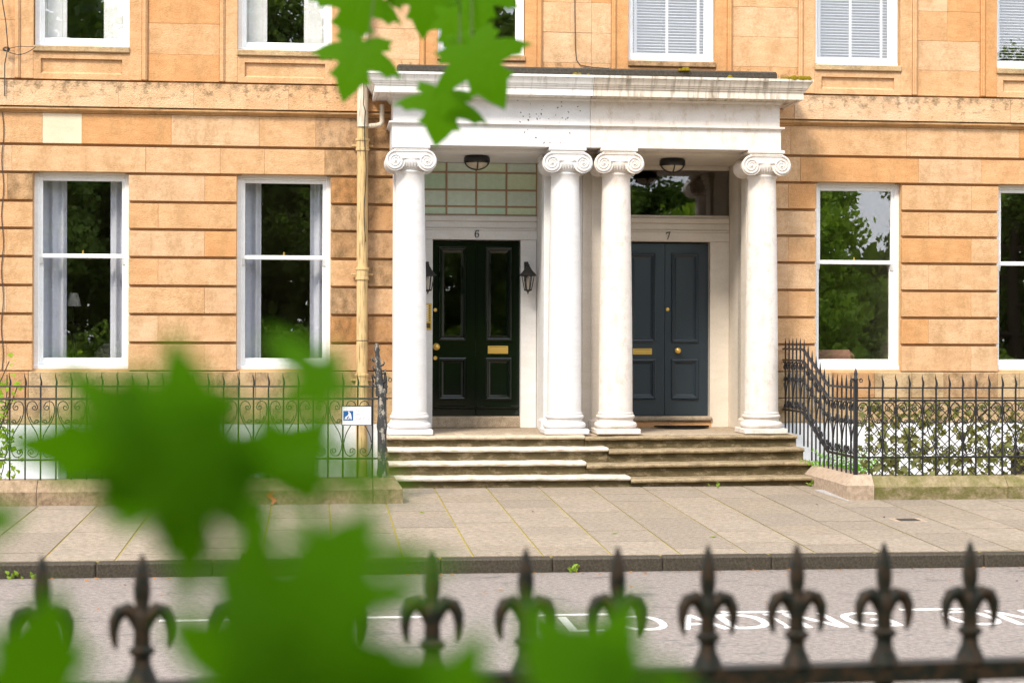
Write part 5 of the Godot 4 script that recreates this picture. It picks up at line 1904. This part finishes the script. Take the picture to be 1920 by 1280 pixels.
func leaf_mesh(out: PackedVector2Array, curl: float, centre := Vector2(0, 0.33)) -> ArrayMesh:
	var g := Geo.new()
	var lift := func(p: Vector2) -> Vector3:
		return Vector3(p.x, p.y, -curl * p.x * p.x * 1.4 - curl * (p.y - 0.3) * (p.y - 0.3) * 0.9 + curl * 0.25 * absf(p.x))
	var n := out.size()
	for ring in 3:
		for i in n:
			var a := out[i]
			var b := out[(i + 1) % n]
			var f0 := ring / 3.0
			var f1 := (ring + 1) / 3.0
			var p0: Vector3 = lift.call(centre.lerp(a, f0))
			var p1: Vector3 = lift.call(centre.lerp(a, f1))
			var p2: Vector3 = lift.call(centre.lerp(b, f1))
			var p3: Vector3 = lift.call(centre.lerp(b, f0))
			if ring == 0:
				g.tri(p0, p1, p2)
			else:
				g.quad(p0, p1, p2, p3)
	return g.mesh()

func put_leaf(parent: Node3D, m: Mesh, mt: Material, at: Vector3, tip: Vector3, face: Vector3, size: float, wide := 1.0, called := "leaf") -> void:
	var o := MeshInstance3D.new()
	o.name = called
	o.mesh = m
	o.material_override = mt
	parent.add_child(o, true)
	var y := tip.normalized()
	var x := y.cross(face).normalized()
	var zz := x.cross(y)
	o.transform = Transform3D(Basis(x * size * wide, y * size, zz * size), at - origin(parent))

func wild(s := 1.0) -> Vector3:
	return Vector3(rng.randfn(0, s), rng.randfn(0, s), rng.randfn(0, s))

func build_plants() -> void:
	rng.seed = 1323
	var ivy_leaf := leaf_mesh(lobed(5), 0.35)
	var small_leaf := leaf_mesh(lobed(3), 0.3)
	# trellis and ivy behind the right-hand railing
	var z := 2.885
	var tr := thing("trellis", "brown diamond lattice trellis fixed behind the railing beside the steps", "trellis", Vector3(7, 0.3, z))
	var x0 := wx(1622, z, 820)
	var x1 := x0 + 3.4
	var y0 := wy(893, z, 1750)
	var y1 := wy(752, z, 1750)
	var h := y1 - y0
	for s in [0, 1]:
		var c := x0 - h
		while c < x1:
			var a := Vector3(c, y0, z - 0.006 * s)
			var b := Vector3(c + h, y1, z - 0.006 * s)
			if s == 1:
				a.y = y1
				b.y = y0
			if b.x > x0 and a.x < x1:
				if a.x < x0:
					a = a.lerp(b, (x0 - a.x) / h)
				if b.x > x1:
					b = b.lerp(a, (b.x - x1) / (b.x - a.x))
				var g := Geo.new()
				g.tube([a, b], 0.0055, 4)
				part(tr, "lath", g.mesh(), M["stem"])
			c += 0.115
	var iv := thing("ivy", "khaki green ivy climbing over the trellis behind the railing", "ivy", Vector3(7, -1.9, z))
	var g2 := Geo.new()
	for k in 7:
		var pts := []
		var sx := lerpf(x0 + 0.2, x1 - 0.3, k / 6.0)
		for i in 16:
			pts.append(Vector3(sx + 0.16 * sin(i * 0.8 + k) + 0.05 * i, lerpf(-1.95, y1 - 0.02, pow(i / 15.0, 0.7)), z - 0.03))
		g2.tube(pts, 0.007, 5)
	part(iv, "stems", g2.mesh(), M["stem"])
	for k in 298:
		var x := rng.randf_range(x0 - 0.06, x1 - 0.9)
		var t := rng.randf()
		var p := Vector3(x, lerpf(y0 - 0.02, y1, t), z - 0.015 + rng.randfn(0, 0.025))
		if p.y > 0.62 and rng.randf() < 0.35:
			p.y -= 0.35
		put_leaf(iv, ivy_leaf, M["ivy leaf"] if rng.randf() < 0.65 else M["ivy leaf pale"], p, Vector3(rng.randfn(0, 0.7), -0.6 + rng.randfn(0, 0.5), 0.2), Vector3(0, 0.4, 1) + wild(0.35), rng.randf_range(0.055, 0.10))
	var tm := MultiMesh.new()
	tm.transform_format = MultiMesh.TRANSFORM_3D
	tm.mesh = ivy_leaf
	tm.instance_count = 620
	for k in 620:
		var p := Vector3(rng.randf_range(x0 - 0.04, x1), lerpf(y0 - 0.05, y1, rng.randf()), z - 0.05 + rng.randfn(0, 0.03))
		tm.set_instance_transform(k, Transform3D(Basis.from_euler(wild(0.7)).scaled(Vector3.ONE * rng.randf_range(0.04, 0.075)), p))
	var to := MultiMeshInstance3D.new()
	to.name = "small_leaves"
	to.multimesh = tm
	to.material_override = M["ivy leaf"]
	iv.add_child(to)
	to.position = -iv.position
	to.set_meta("kind", "stuff")
	# bright creeper rising out of the area at the far end of the left-hand railing
	var cr := thing("creeper", "bright green leafy creeper behind the railing near the edge of the house", "creeper", Vector3(-3.3, -2.0, 2.5))
	g2 = Geo.new()
	var tops := []
	for k in 9:
		var tip := wp(rng.randf_range(-60, 34), rng.randf_range(676, 800), 2.55)
		var pts := []
		for i in 14:
			var t := i / 13.0
			pts.append(Vector3(-3.9, -2.0, 2.45).lerp(tip, t) + Vector3(0.10 * sin(t * 7 + k), 0.22 * sin(t * PI), 0.04 * sin(t * 5 + k)))
		g2.tube(pts, 0.006, 5)
		tops.append(pts)
	part(cr, "stems", g2.mesh(), M["stem"])
	for k in 280:
		var st: Array = tops[k % 9]
		var q: Vector3 = st[rng.randi_range(5, 13)] + wild(0.055)
		q.z = minf(q.z, 2.9)
		put_leaf(cr, small_leaf, M["creeper leaf"], q, Vector3(rng.randfn(0, 0.8), rng.randfn(-0.2, 0.6), 0.3), Vector3(0, 0.5, 1) + wild(0.4), rng.randf_range(0.04, 0.075))
	var cs := thing("creeper", "bright green leafy shoots beside the basement window below the railing", "creeper", Vector3(-3.0, -2.0, 2.6))
	for k in 60:
		var q := wp(rng.randf_range(-10, 34), rng.randf_range(800, 905), 2.6)
		put_leaf(cs, small_leaf, M["creeper leaf"], q + wild(0.02), Vector3(rng.randfn(0, 0.8), rng.randfn(0.3, 0.6), 0.3), Vector3(0, 0.5, 1) + wild(0.4), rng.randf_range(0.03, 0.06))
	pbox(get_node("entrance_steps"), "flank_ledge", Vector3(STEP_R + 0.002, -2.2, 1.2), Vector3(6.45, wy(897, 1.6, 1592) - 0.005, 1.95), M["base stone"], 0.02)
	# fern beside the steps
	var fe := thing("fern", "bright green fern behind the railing corner by the steps", "fern", wp(1590, 897, 1.6))
	for k in 15:
		var base := wp(1592, 897, 1.6)
		var a := lerpf(-1.5, 1.5, k / 14.0) + rng.randfn(0, 0.1)
		var l := rng.randf_range(0.40, 0.62)
		var pts := []
		for i in 12:
			var t := i / 11.0
			pts.append(base + Vector3(sin(a) * l * t, l * 0.85 * t * cos(a * 0.55) - 0.12 * t * t, rng.randf_range(-0.002, 0.002) + 0.10 * t * cos(k * 1.7)))
		var g := Geo.new()
		g.tube(pts, 0.003, 4)
		for i in range(2, 12):
			var d: Vector3 = (pts[mini(i + 1, 11)] - pts[i - 1]).normalized()
			var side := d.cross(Vector3(0, 0.2, 1)).normalized()
			var w := 0.10 * (1.0 - 0.75 * i / 11.0)
			for s in [-1.0, 1.0]:
				var q: Vector3 = pts[i]
				var e: Vector3 = q + side * s * w + d * w * 0.35
				var m: Vector3 = q.lerp(e, 0.45)
				g.quad(q, m + d * 0.010, e, m - d * 0.010)
		part(fe, "frond", g.mesh(), M["fern"])
	# weeds in the joints
	var spots := [[1340, 915, 1.9, 6, "beside the mossy foot of the steps"], [1527, 912, 1.85, 22, "at the foot of the plinth beside the steps"], [1078, 1062, 6.93, 9, "in the gutter under the kerb"], [25, 1072, 6.93, 11, "in the gutter at the kerb end, the leafier of two"], [58, 1072, 6.93, 6, "in the gutter at the kerb end, the sparser of two"]]
	for s in spots:
		var c := wp(s[0], s[1], s[2])
		c.y = gy(s[2]) if s[2] < 6 else road_y(6.93)
		var w := thing("weed", "small green weed growing " + s[4], "weed", c, "weeds along the street")
		for k in s[3]:
			put_leaf(w, small_leaf, M["weed"] if k % 4 > 0 else M["creeper leaf"], c + Vector3(rng.randfn(0, 0.035), rng.randf_range(0.0, 0.05), rng.randfn(0, 0.012)), Vector3(rng.randfn(0, 0.7), 0.7, 0.4), Vector3(0, 0.6, 1) + wild(0.3), rng.randf_range(0.025, 0.05))
	for s in [[790, 966], [1155, 996], [1340, 1000], [1175, 924], [1280, 926]]:
		var d := ray(s[0], s[1])
		var tt := (-0.05 - CAM.y) / d.y
		var c := CAM + d * tt
		c.y = gy(c.z) + 0.008
		var fl := thing("fallen_leaf", "small green leaf lying flat on the paving", "leaf", c, "green leaves fallen on the paving")
		put_leaf(fl, ivy_leaf, M["creeper leaf"], c, Vector3(rng.randfn(0, 1), 0.05, rng.randfn(0, 1)), Vector3(0, 1, 0.1), 0.06, 1.0, "blade")

# ---------------------------------------------------------------- the park behind the camera, which the panes mirror
func clump() -> ArrayMesh:
	var g := Geo.new()
	for k in 10:
		var c := wild(0.10)
		var u := wild(1.0).normalized() * rng.randf_range(0.06, 0.10)
		var w := u.cross(wild(1.0)).normalized() * u.length() * 0.75
		g.quad(c - u, c - w, c + u, c + w)
	return g.mesh()

func tree(at: Vector3, height: float, crown: float, low: float, lean: float, label: String, c0: Color, c1: Color, clumps: Array, dense: int) -> void:
	var t := thing("park_tree", label, "tree", at, "trees of the park across the street")
	var g := Geo.new()
	var trunk := []
	var tr := []
	for i in 12:
		var f := i / 11.0
		trunk.append(at + Vector3(lean * f * f + 0.12 * sin(f * 5 + at.x), height * 0.86 * f, 0.15 * sin(f * 4 + at.z)))
		tr.append(lerpf(height * 0.022, 0.03, f))
	g.tube(trunk, tr, 9)
	var blobs := []
	for k in 20:
		var f := rng.randf_range(0.16, 0.95)
		var b: Vector3 = trunk[int(f * 11)]
		var a := TAU * k * 0.381966 + rng.randfn(0, 0.2)
		var reach := crown * sqrt(maxf(0.08, 1.0 - pow((f - 0.45) / 0.62, 2.0))) * rng.randf_range(0.62, 0.95)
		var e := b + Vector3(cos(a) * reach, rng.randf_range(-0.1, 0.28) * crown, sin(a) * reach)
		e.y = maxf(e.y, at.y + low + 0.4)
		var pts := []
		var rr := []
		for i in 7:
			var s := i / 6.0
			pts.append(b.lerp(e, s) + Vector3(0, 0.12 * crown * sin(s * PI) * (0.5 - s), 0))
			rr.append(lerpf(height * 0.008, 0.012, s))
		g.tube(pts, rr, 6)
		blobs.append([e, crown * rng.randf_range(0.24, 0.36)])
		blobs.append([pts[4], crown * rng.randf_range(0.20, 0.30)])
	blobs.append([trunk[11], crown * 0.35])
	blobs.append([trunk[9], crown * 0.4])
	part(t, "trunk", g.mesh(), M["bark"])
	var where := []
	var cols := []
	for b in blobs:
		for k in dense:
			var d := wild(1.0).normalized() * pow(rng.randf(), 0.45)
			var p: Vector3 = b[0] + Vector3(d.x, d.y * 0.75, d.z) * b[1]
			if p.y < at.y + low:
				continue
			where.append(Transform3D(Basis.from_euler(wild(2.0)).scaled(Vector3.ONE * rng.randf_range(0.8, 1.35)), p))
			cols.append(c0.lerp(c1, rng.randf()))
	var mm := MultiMesh.new()
	mm.transform_format = MultiMesh.TRANSFORM_3D
	mm.use_colors = true
	mm.mesh = clumps[rng.randi_range(0, clumps.size() - 1)]
	mm.instance_count = where.size()
	for i in where.size():
		mm.set_instance_transform(i, where[i])
		mm.set_instance_color(i, cols[i])
	var o := MultiMeshInstance3D.new()
	o.name = "crown"
	o.multimesh = mm
	o.material_override = M["tree leaf"]
	t.add_child(o)
	o.position = -at
	o.set_meta("kind", "stuff")

func build_park() -> void:
	rng.seed = 7
	var clumps := [clump(), clump(), clump()]
	var d0 := Color(0.05, 0.10, 0.012)
	var d1 := Color(0.22, 0.34, 0.05)
	var b0 := Color(0.17, 0.30, 0.02)
	var b1 := Color(0.40, 0.58, 0.06)
	tree(Vector3(-15.5, 0.1, 31), 14, 4.6, 1.0, 0.3, "tall dark tree farthest along the park from the sky gap", d0, d1, clumps, 120)
	tree(Vector3(-9, 0.1, 29), 14.5, 4.4, 0.6, -0.4, "tall dark tree mirrored in the window with the lamp", d0, d1, clumps, 130)
	tree(Vector3(-3.6, 0.1, 31), 14.5, 4.2, 0.8, 0.3, "tall dark tree mirrored in the window beside the drainpipe", d0, d1, clumps, 130)
	tree(Vector3(1.6, 0.1, 30), 12.0, 3.4, 0.8, 0.4, "dark tree mirrored in the glass of the black door", d0, d1, clumps, 120)
	tree(Vector3(6.6, 0.1, 33), 11.5, 3.6, 0.8, -0.3, "dark green tree mirrored in the black door between two others", d0, d1, clumps, 120)
	tree(Vector3(14.1, 0.1, 29.5), 7.7, 3.4, 0.3, -0.9, "bright green maple mirrored in the window with the pink sofa", b0, b1, clumps, 115)
	tree(Vector3(10.3, 0.1, 34.5), 11.5, 2.9, 0.8, -0.3, "slender dark tree mirrored in the fanlight above the slate blue door", d0, d1, clumps, 120)
	tree(Vector3(21.5, 0.1, 30), 11.5, 4.0, 0.5, 0.4, "dark tree mirrored in the window farthest from the porch", d0, d1, clumps, 120)
	tree(Vector3(29, 0.1, 33), 12, 4.4, 0.8, 0.2, "dark tree in the park beyond the window farthest from the porch", d0, d1, clumps, 90)
	# the wood behind them, which reads as one mass
	var wood := []
	var wcol := []
	for k in 15000:
		var x := rng.randf_range(-46, 50)
		var top := 12.0 + 2.5 * sin(x * 0.45) + 1.2 * sin(x * 1.3)
		if x > 9.0:
			top = 5.5 if x < 17.0 else (4.6 if x < 24.0 else 10.0 + sin(x))
		var y := rng.randf() * top
		wood.append(Transform3D(Basis.from_euler(wild(2.0)).scaled(Vector3.ONE * rng.randf_range(2.2, 3.6)), Vector3(x, y + 0.1, 40.0 + rng.randf_range(-1.5, 3.0) + 0.8 * sin(x * 0.9 + y))))
		wcol.append(d0.lerp(d1, rng.randf()))
	var wm := MultiMesh.new()
	wm.transform_format = MultiMesh.TRANSFORM_3D
	wm.use_colors = true
	wm.mesh = clumps[0]
	wm.instance_count = wood.size()
	for i in wood.size():
		wm.set_instance_transform(i, wood[i])
		wm.set_instance_color(i, wcol[i])
	var wo := MultiMeshInstance3D.new()
	wo.name = "far_wood"
	wo.multimesh = wm
	wo.material_override = M["tree leaf"]
	add_child(wo)
	wo.set_meta("kind", "stuff")
	wo.set_meta("label", "dense dark wood closing the park across the street")
	wo.set_meta("category", "wood")
	for k in 9:
		var x := -14.0 + k * 4.6
		var at := Vector3(x, 0.1, 26.6 + 1.2 * sin(k * 2.1))
		var t := thing("shrub", "low dark green park shrub under the trees across the street", "shrub", at, "shrubs of the park across the street")
		var g := Geo.new()
		var where := []
		var cols := []
		for j in 9:
			var a := TAU * j / 9.0
			var e := at + Vector3(cos(a) * 1.3, 1.3 + 0.3 * sin(j * 2.0), sin(a) * 0.9)
			g.tube([at, at.lerp(e, 0.5) + Vector3(0, 0.3, 0), e], [0.03, 0.02, 0.008], 5)
			for i in 90:
				var d := wild(1.0).normalized() * pow(rng.randf(), 0.5)
				where.append(Transform3D(Basis.from_euler(wild(2.0)), at.lerp(e, 0.75) + d * Vector3(1.25, 0.85, 0.9)))
				cols.append((b0 if x > 9.0 and x < 20.0 else d0).lerp(b1, rng.randf() * 0.8))
		part(t, "stems", g.mesh(), M["bark"])
		var mm := MultiMesh.new()
		mm.transform_format = MultiMesh.TRANSFORM_3D
		mm.use_colors = true
		mm.mesh = clumps[k % 3]
		mm.instance_count = where.size()
		for i in where.size():
			mm.set_instance_transform(i, where[i])
			mm.set_instance_color(i, cols[i])
		var o := MultiMeshInstance3D.new()
		o.name = "foliage"
		o.multimesh = mm
		o.material_override = M["tree leaf"]
		t.add_child(o)
		o.position = -at
		o.set_meta("kind", "stuff")

# ---------------------------------------------------------------- the railing before the camera
func build_near_railing() -> void:
	var p0 := near(78, 1045, 2.47)
	var p1 := near(1820, 1012, 2.69)
	var along := (p1 - p0) / 10.0
	var u := along.normalized()
	u.y = 0
	u = u.normalized()
	var out := u.cross(Vector3.UP).normalized()
	var tip := (p0.y + p1.y) / 2.0
	var rail := tip - 0.186
	var rusty: Material = M["rusty iron"]
	var nr := thing("park_railing", "rusty black railing with fleur de lis finials in front of the street", "railing", Vector3(p0.x, 0.3, p0.z))
	# one finial, about its own axis; the arms lie along the railing
	var g := Geo.new()
	g.lathe([Vector2(0.024, 0.0), Vector2(0.021, 0.010), Vector2(0.0135, 0.026), Vector2(0.0125, 0.040), Vector2(0.0185, 0.044), Vector2(0.0185, 0.051), Vector2(0.0125, 0.055), Vector2(0.0118, 0.074), Vector2(0.0145, 0.090), Vector2(0.0130, 0.103), Vector2(0.0092, 0.109), Vector2(0.0118, 0.125), Vector2(0.0125, 0.138), Vector2(0.0108, 0.156), Vector2(0.0066, 0.174), Vector2(0.0020, 0.186), Vector2(0.0, 0.188)], Vector3.ZERO, 14)
	var spear := g.mesh()
	var arms := []
	for s in [-1.0, 1.0]:
		g = Geo.new()
		var pts := []
		var rad := []
		for q in [[0.0, 0.078, 0.0115], [0.010, 0.097, 0.0115], [0.021, 0.1075, 0.0115], [0.0315, 0.104, 0.0108], [0.0385, 0.091, 0.0092], [0.0400, 0.075, 0.0070], [0.0385, 0.061, 0.0050], [0.0360, 0.050, 0.0020]]:
			pts.append(u * s * q[0] + Vector3(0, q[1], 0))
			rad.append(q[2])
		g.tube(pts, rad, 8)
		arms.append(g.mesh())
	g = Geo.new()
	g.box(Vector3(-0.0115, 0.29 - rail, -0.0115), Vector3(0.0115, 0.0, 0.0115))
	var shank := g.mesh()
	for k in range(-9, 22):
		var at := p0 + along * k
		at.y = rail
		var bar := sub(nr, "baluster")
		bar.position = at - nr.position
		for q in [["spear", spear], ["curl", arms[0]], ["curl", arms[1]], ["shank", shank]]:
			var o := MeshInstance3D.new()
			o.name = q[0]
			o.mesh = q[1]
			o.material_override = rusty
			bar.add_child(o, true)
	for y in [[rail - 0.026, rail + 0.002], [0.42, 0.45]]:
		g = Geo.new()
		var a := p0 + along * -9.6
		var b := p0 + along * 21.6
		var c := []
		for q in [y[0], y[1]]:
			for e in [[a, -1.0], [b, -1.0], [b, 1.0], [a, 1.0]]:
				c.append(Vector3(e[0].x, q, e[0].z) + out * e[1] * 0.020)
		g.hexa(c)
		part(nr, "rail", g.mesh(), rusty)
	var pw := thing("plinth_wall", "low stone plinth carrying the park railing", "plinth", Vector3(p0.x, -0.1, p0.z))
	var x := -9.6
	while x < 21.0:
		g = Geo.new()
		var c := []
		for q in [-0.25, 0.30]:
			for e in [[x + 0.03, -1.0], [x + 7.6, -1.0], [x + 7.6, 1.0], [x + 0.03, 1.0]]:
				var b: Vector3 = p0 + along * e[0]
				c.append(Vector3(b.x, q, b.z) + out * e[1] * 0.16)
		g.hexa(c)
		part(pw, "coping_stone", g.mesh(), M["coping stone"])
		x += 7.63

# ---------------------------------------------------------------- maple leaves close to the lens
func maple() -> PackedVector2Array:
	var half := [Vector2(0.07, -0.05), Vector2(0.20, -0.11), Vector2(0.41, -0.13), Vector2(0.37, -0.03), Vector2(0.43, 0.05), Vector2(0.31, 0.13), Vector2(0.45, 0.19), Vector2(0.55, 0.26), Vector2(0.70, 0.42), Vector2(0.56, 0.42), Vector2(0.50, 0.50), Vector2(0.38, 0.46), Vector2(0.23, 0.47), Vector2(0.25, 0.57), Vector2(0.32, 0.68), Vector2(0.20, 0.72), Vector2(0.13, 0.86)]
	var o := PackedVector2Array([Vector2(0, 0.03)])
	for p in half:
		o.append(p)
	o.append(Vector2(0, 1.05))
	for i in half.size():
		var p: Vector2 = half[half.size() - 1 - i]
		o.append(Vector2(-p.x, p.y))
	return o

func maple_leaf(branch: Node3D, m: Mesh, b: Array, up := 0.25) -> void:    # b: base pixel, tip pixel, depth, width, how far the tip leans towards the lens; up: how far the face turns to the sky
	var a := near(b[0], b[1], b[4])
	var t := near(b[2], b[3], b[4] - b[6] * 0.03 * b[4])
	var d := t - a
	var face := (CAM - a).normalized() + Vector3(rng.randfn(0, 0.15), up, 0)
	put_leaf(branch, m, M["maple leaf"], a, d, face, d.length() / 1.05, b[5])

func build_near_leaves() -> void:
	rng.seed = 1397
	var m := leaf_mesh(maple(), 0.28, Vector2(0, 0.22))
	var up := thing("maple_branch", "green maple leaves hanging before the porch cornice from above", "branch", near(800, -120, 3.0))
	for b in [[682, 72, 640, 186, 3.0, 1.05, 0.4], [678, -34, 652, 96, 3.05, 1.0, 0.3], [834, 170, 818, 270, 3.0, 1.25, 0.4], [876, 80, 946, 200, 2.95, 1.12, 0.3], [788, -40, 796, 72, 3.1, 0.95, 0.2], [908, -40, 893, 62, 3.05, 1.0, 0.3], [742, -40, 748, 18, 3.1, 1.0, 0.1]]:
		maple_leaf(up, m, b)
	for b in [[848, 10, 852, 112, 3.45, 1.0, 0.2], [860, 66, 878, 132, 3.2, 0.9, 0.2]]:
		maple_leaf(up, m, b, 1.0 if b[4] > 3.4 else -0.2)
	var g := Geo.new()
	for q in [[690, 78, 700, -90, 3.0], [846, 172, 862, 60, 3.0], [862, 60, 850, -90, 3.05], [884, 84, 872, -90, 3.0], [788, -40, 800, -110, 3.1], [908, -40, 890, -110, 3.05]]:
		var a := near(q[0], q[1], q[4])
		var b := near(q[2], q[3], q[4] + 0.04)
		g = Geo.new()
		g.tube([a, a.lerp(b, 0.5) + Vector3(0.006, 0, 0), b], [0.0016, 0.0016, 0.0022], 6)
		part(up, "stalk", g.mesh(), M["twig"])
	g = Geo.new()
	g.tube([near(560, -150, 3.1), near(760, -105, 3.05), near(960, -110, 3.05), near(1300, -160, 3.2)], [0.006, 0.005, 0.004, 0.003], 8)
	part(up, "twig", g.mesh(), M["bark"])
	var dn := thing("maple_branch", "blurred green maple leaves rising in front of the railings from below", "branch", near(420, 1400, 0.56))
	for b in [
			[400, 985, 316, 612, 1.02, 0.80, 0.2, -0.3], [385, 860, -40, 834, 1.05, 0.62, 0.2, -0.2], [375, 830, 345, 1165, 1.0, 0.50, 0.1, -0.3], [390, 920, 95, 662, 1.04, 0.62, 0.2, 0.1], [330, 800, 510, 905, 1.03, 0.9, 0.1, -0.3],
			[632, 752, 505, 604, 1.14, 0.90, 0.2, 1.2], [490, 800, 775, 905, 1.10, 0.28, 0.1, -0.3], [460, 880, 800, 928, 1.08, 0.26, 0.1, 0.0],
			[520, 1340, 690, 935, 0.95, 0.85, 0.2, 0.1], [470, 1340, 470, 930, 0.98, 0.72, 0.2, -0.3], [560, 1010, 880, 1070, 1.0, 0.34, 0.1, -0.2], [560, 1380, 870, 1230, 0.95, 1.0, 0.2, 0.3], [590, 1150, 740, 1290, 0.96, 1.0, 0.1, 0.6], [560, 1120, 840, 1100, 1.0, 0.5, 0.1, 0.4], [800, 1420, 900, 1175, 1.0, 0.9, 0.2, 0.8],
			[20, 1400, 110, 1105, 0.95, 1.2, 0.2, -0.2], [-110, 990, 52, 968, 1.1, 0.9, 0.2, -0.3],
			[1170, 1390, 985, 1105, 1.0, 0.85, 0.2, 1.0], [1060, 1390, 1190, 1105, 1.02, 0.9, 0.2, 0.8], [1280, 1420, 1250, 1230, 1.0, 1.0, 0.2, 0.9]]:
		b[4] *= 0.56
		maple_leaf(dn, m, b, b[7])
	g = Geo.new()
	for q in [[392, 960, 420, 1180, 1.02], [420, 1180, 440, 1500, 1.0], [340, 880, 420, 1180, 1.05], [660, 770, 560, 1100, 1.14], [560, 1100, 470, 1500, 1.05], [560, 1320, 540, 1500, 0.95], [1140, 1370, 1120, 1560, 1.0], [40, 1370, 60, 1560, 0.95]]:
		var a := near(q[0], q[1], q[4] * 0.56)
		var b := near(q[2], q[3], q[4] * 0.56 + 0.01)
		g = Geo.new()
		g.tube([a, a.lerp(b, 0.5) + Vector3(0.002, 0, 0), b], 0.0008, 6)
		part(dn, "stalk", g.mesh(), M["twig"])
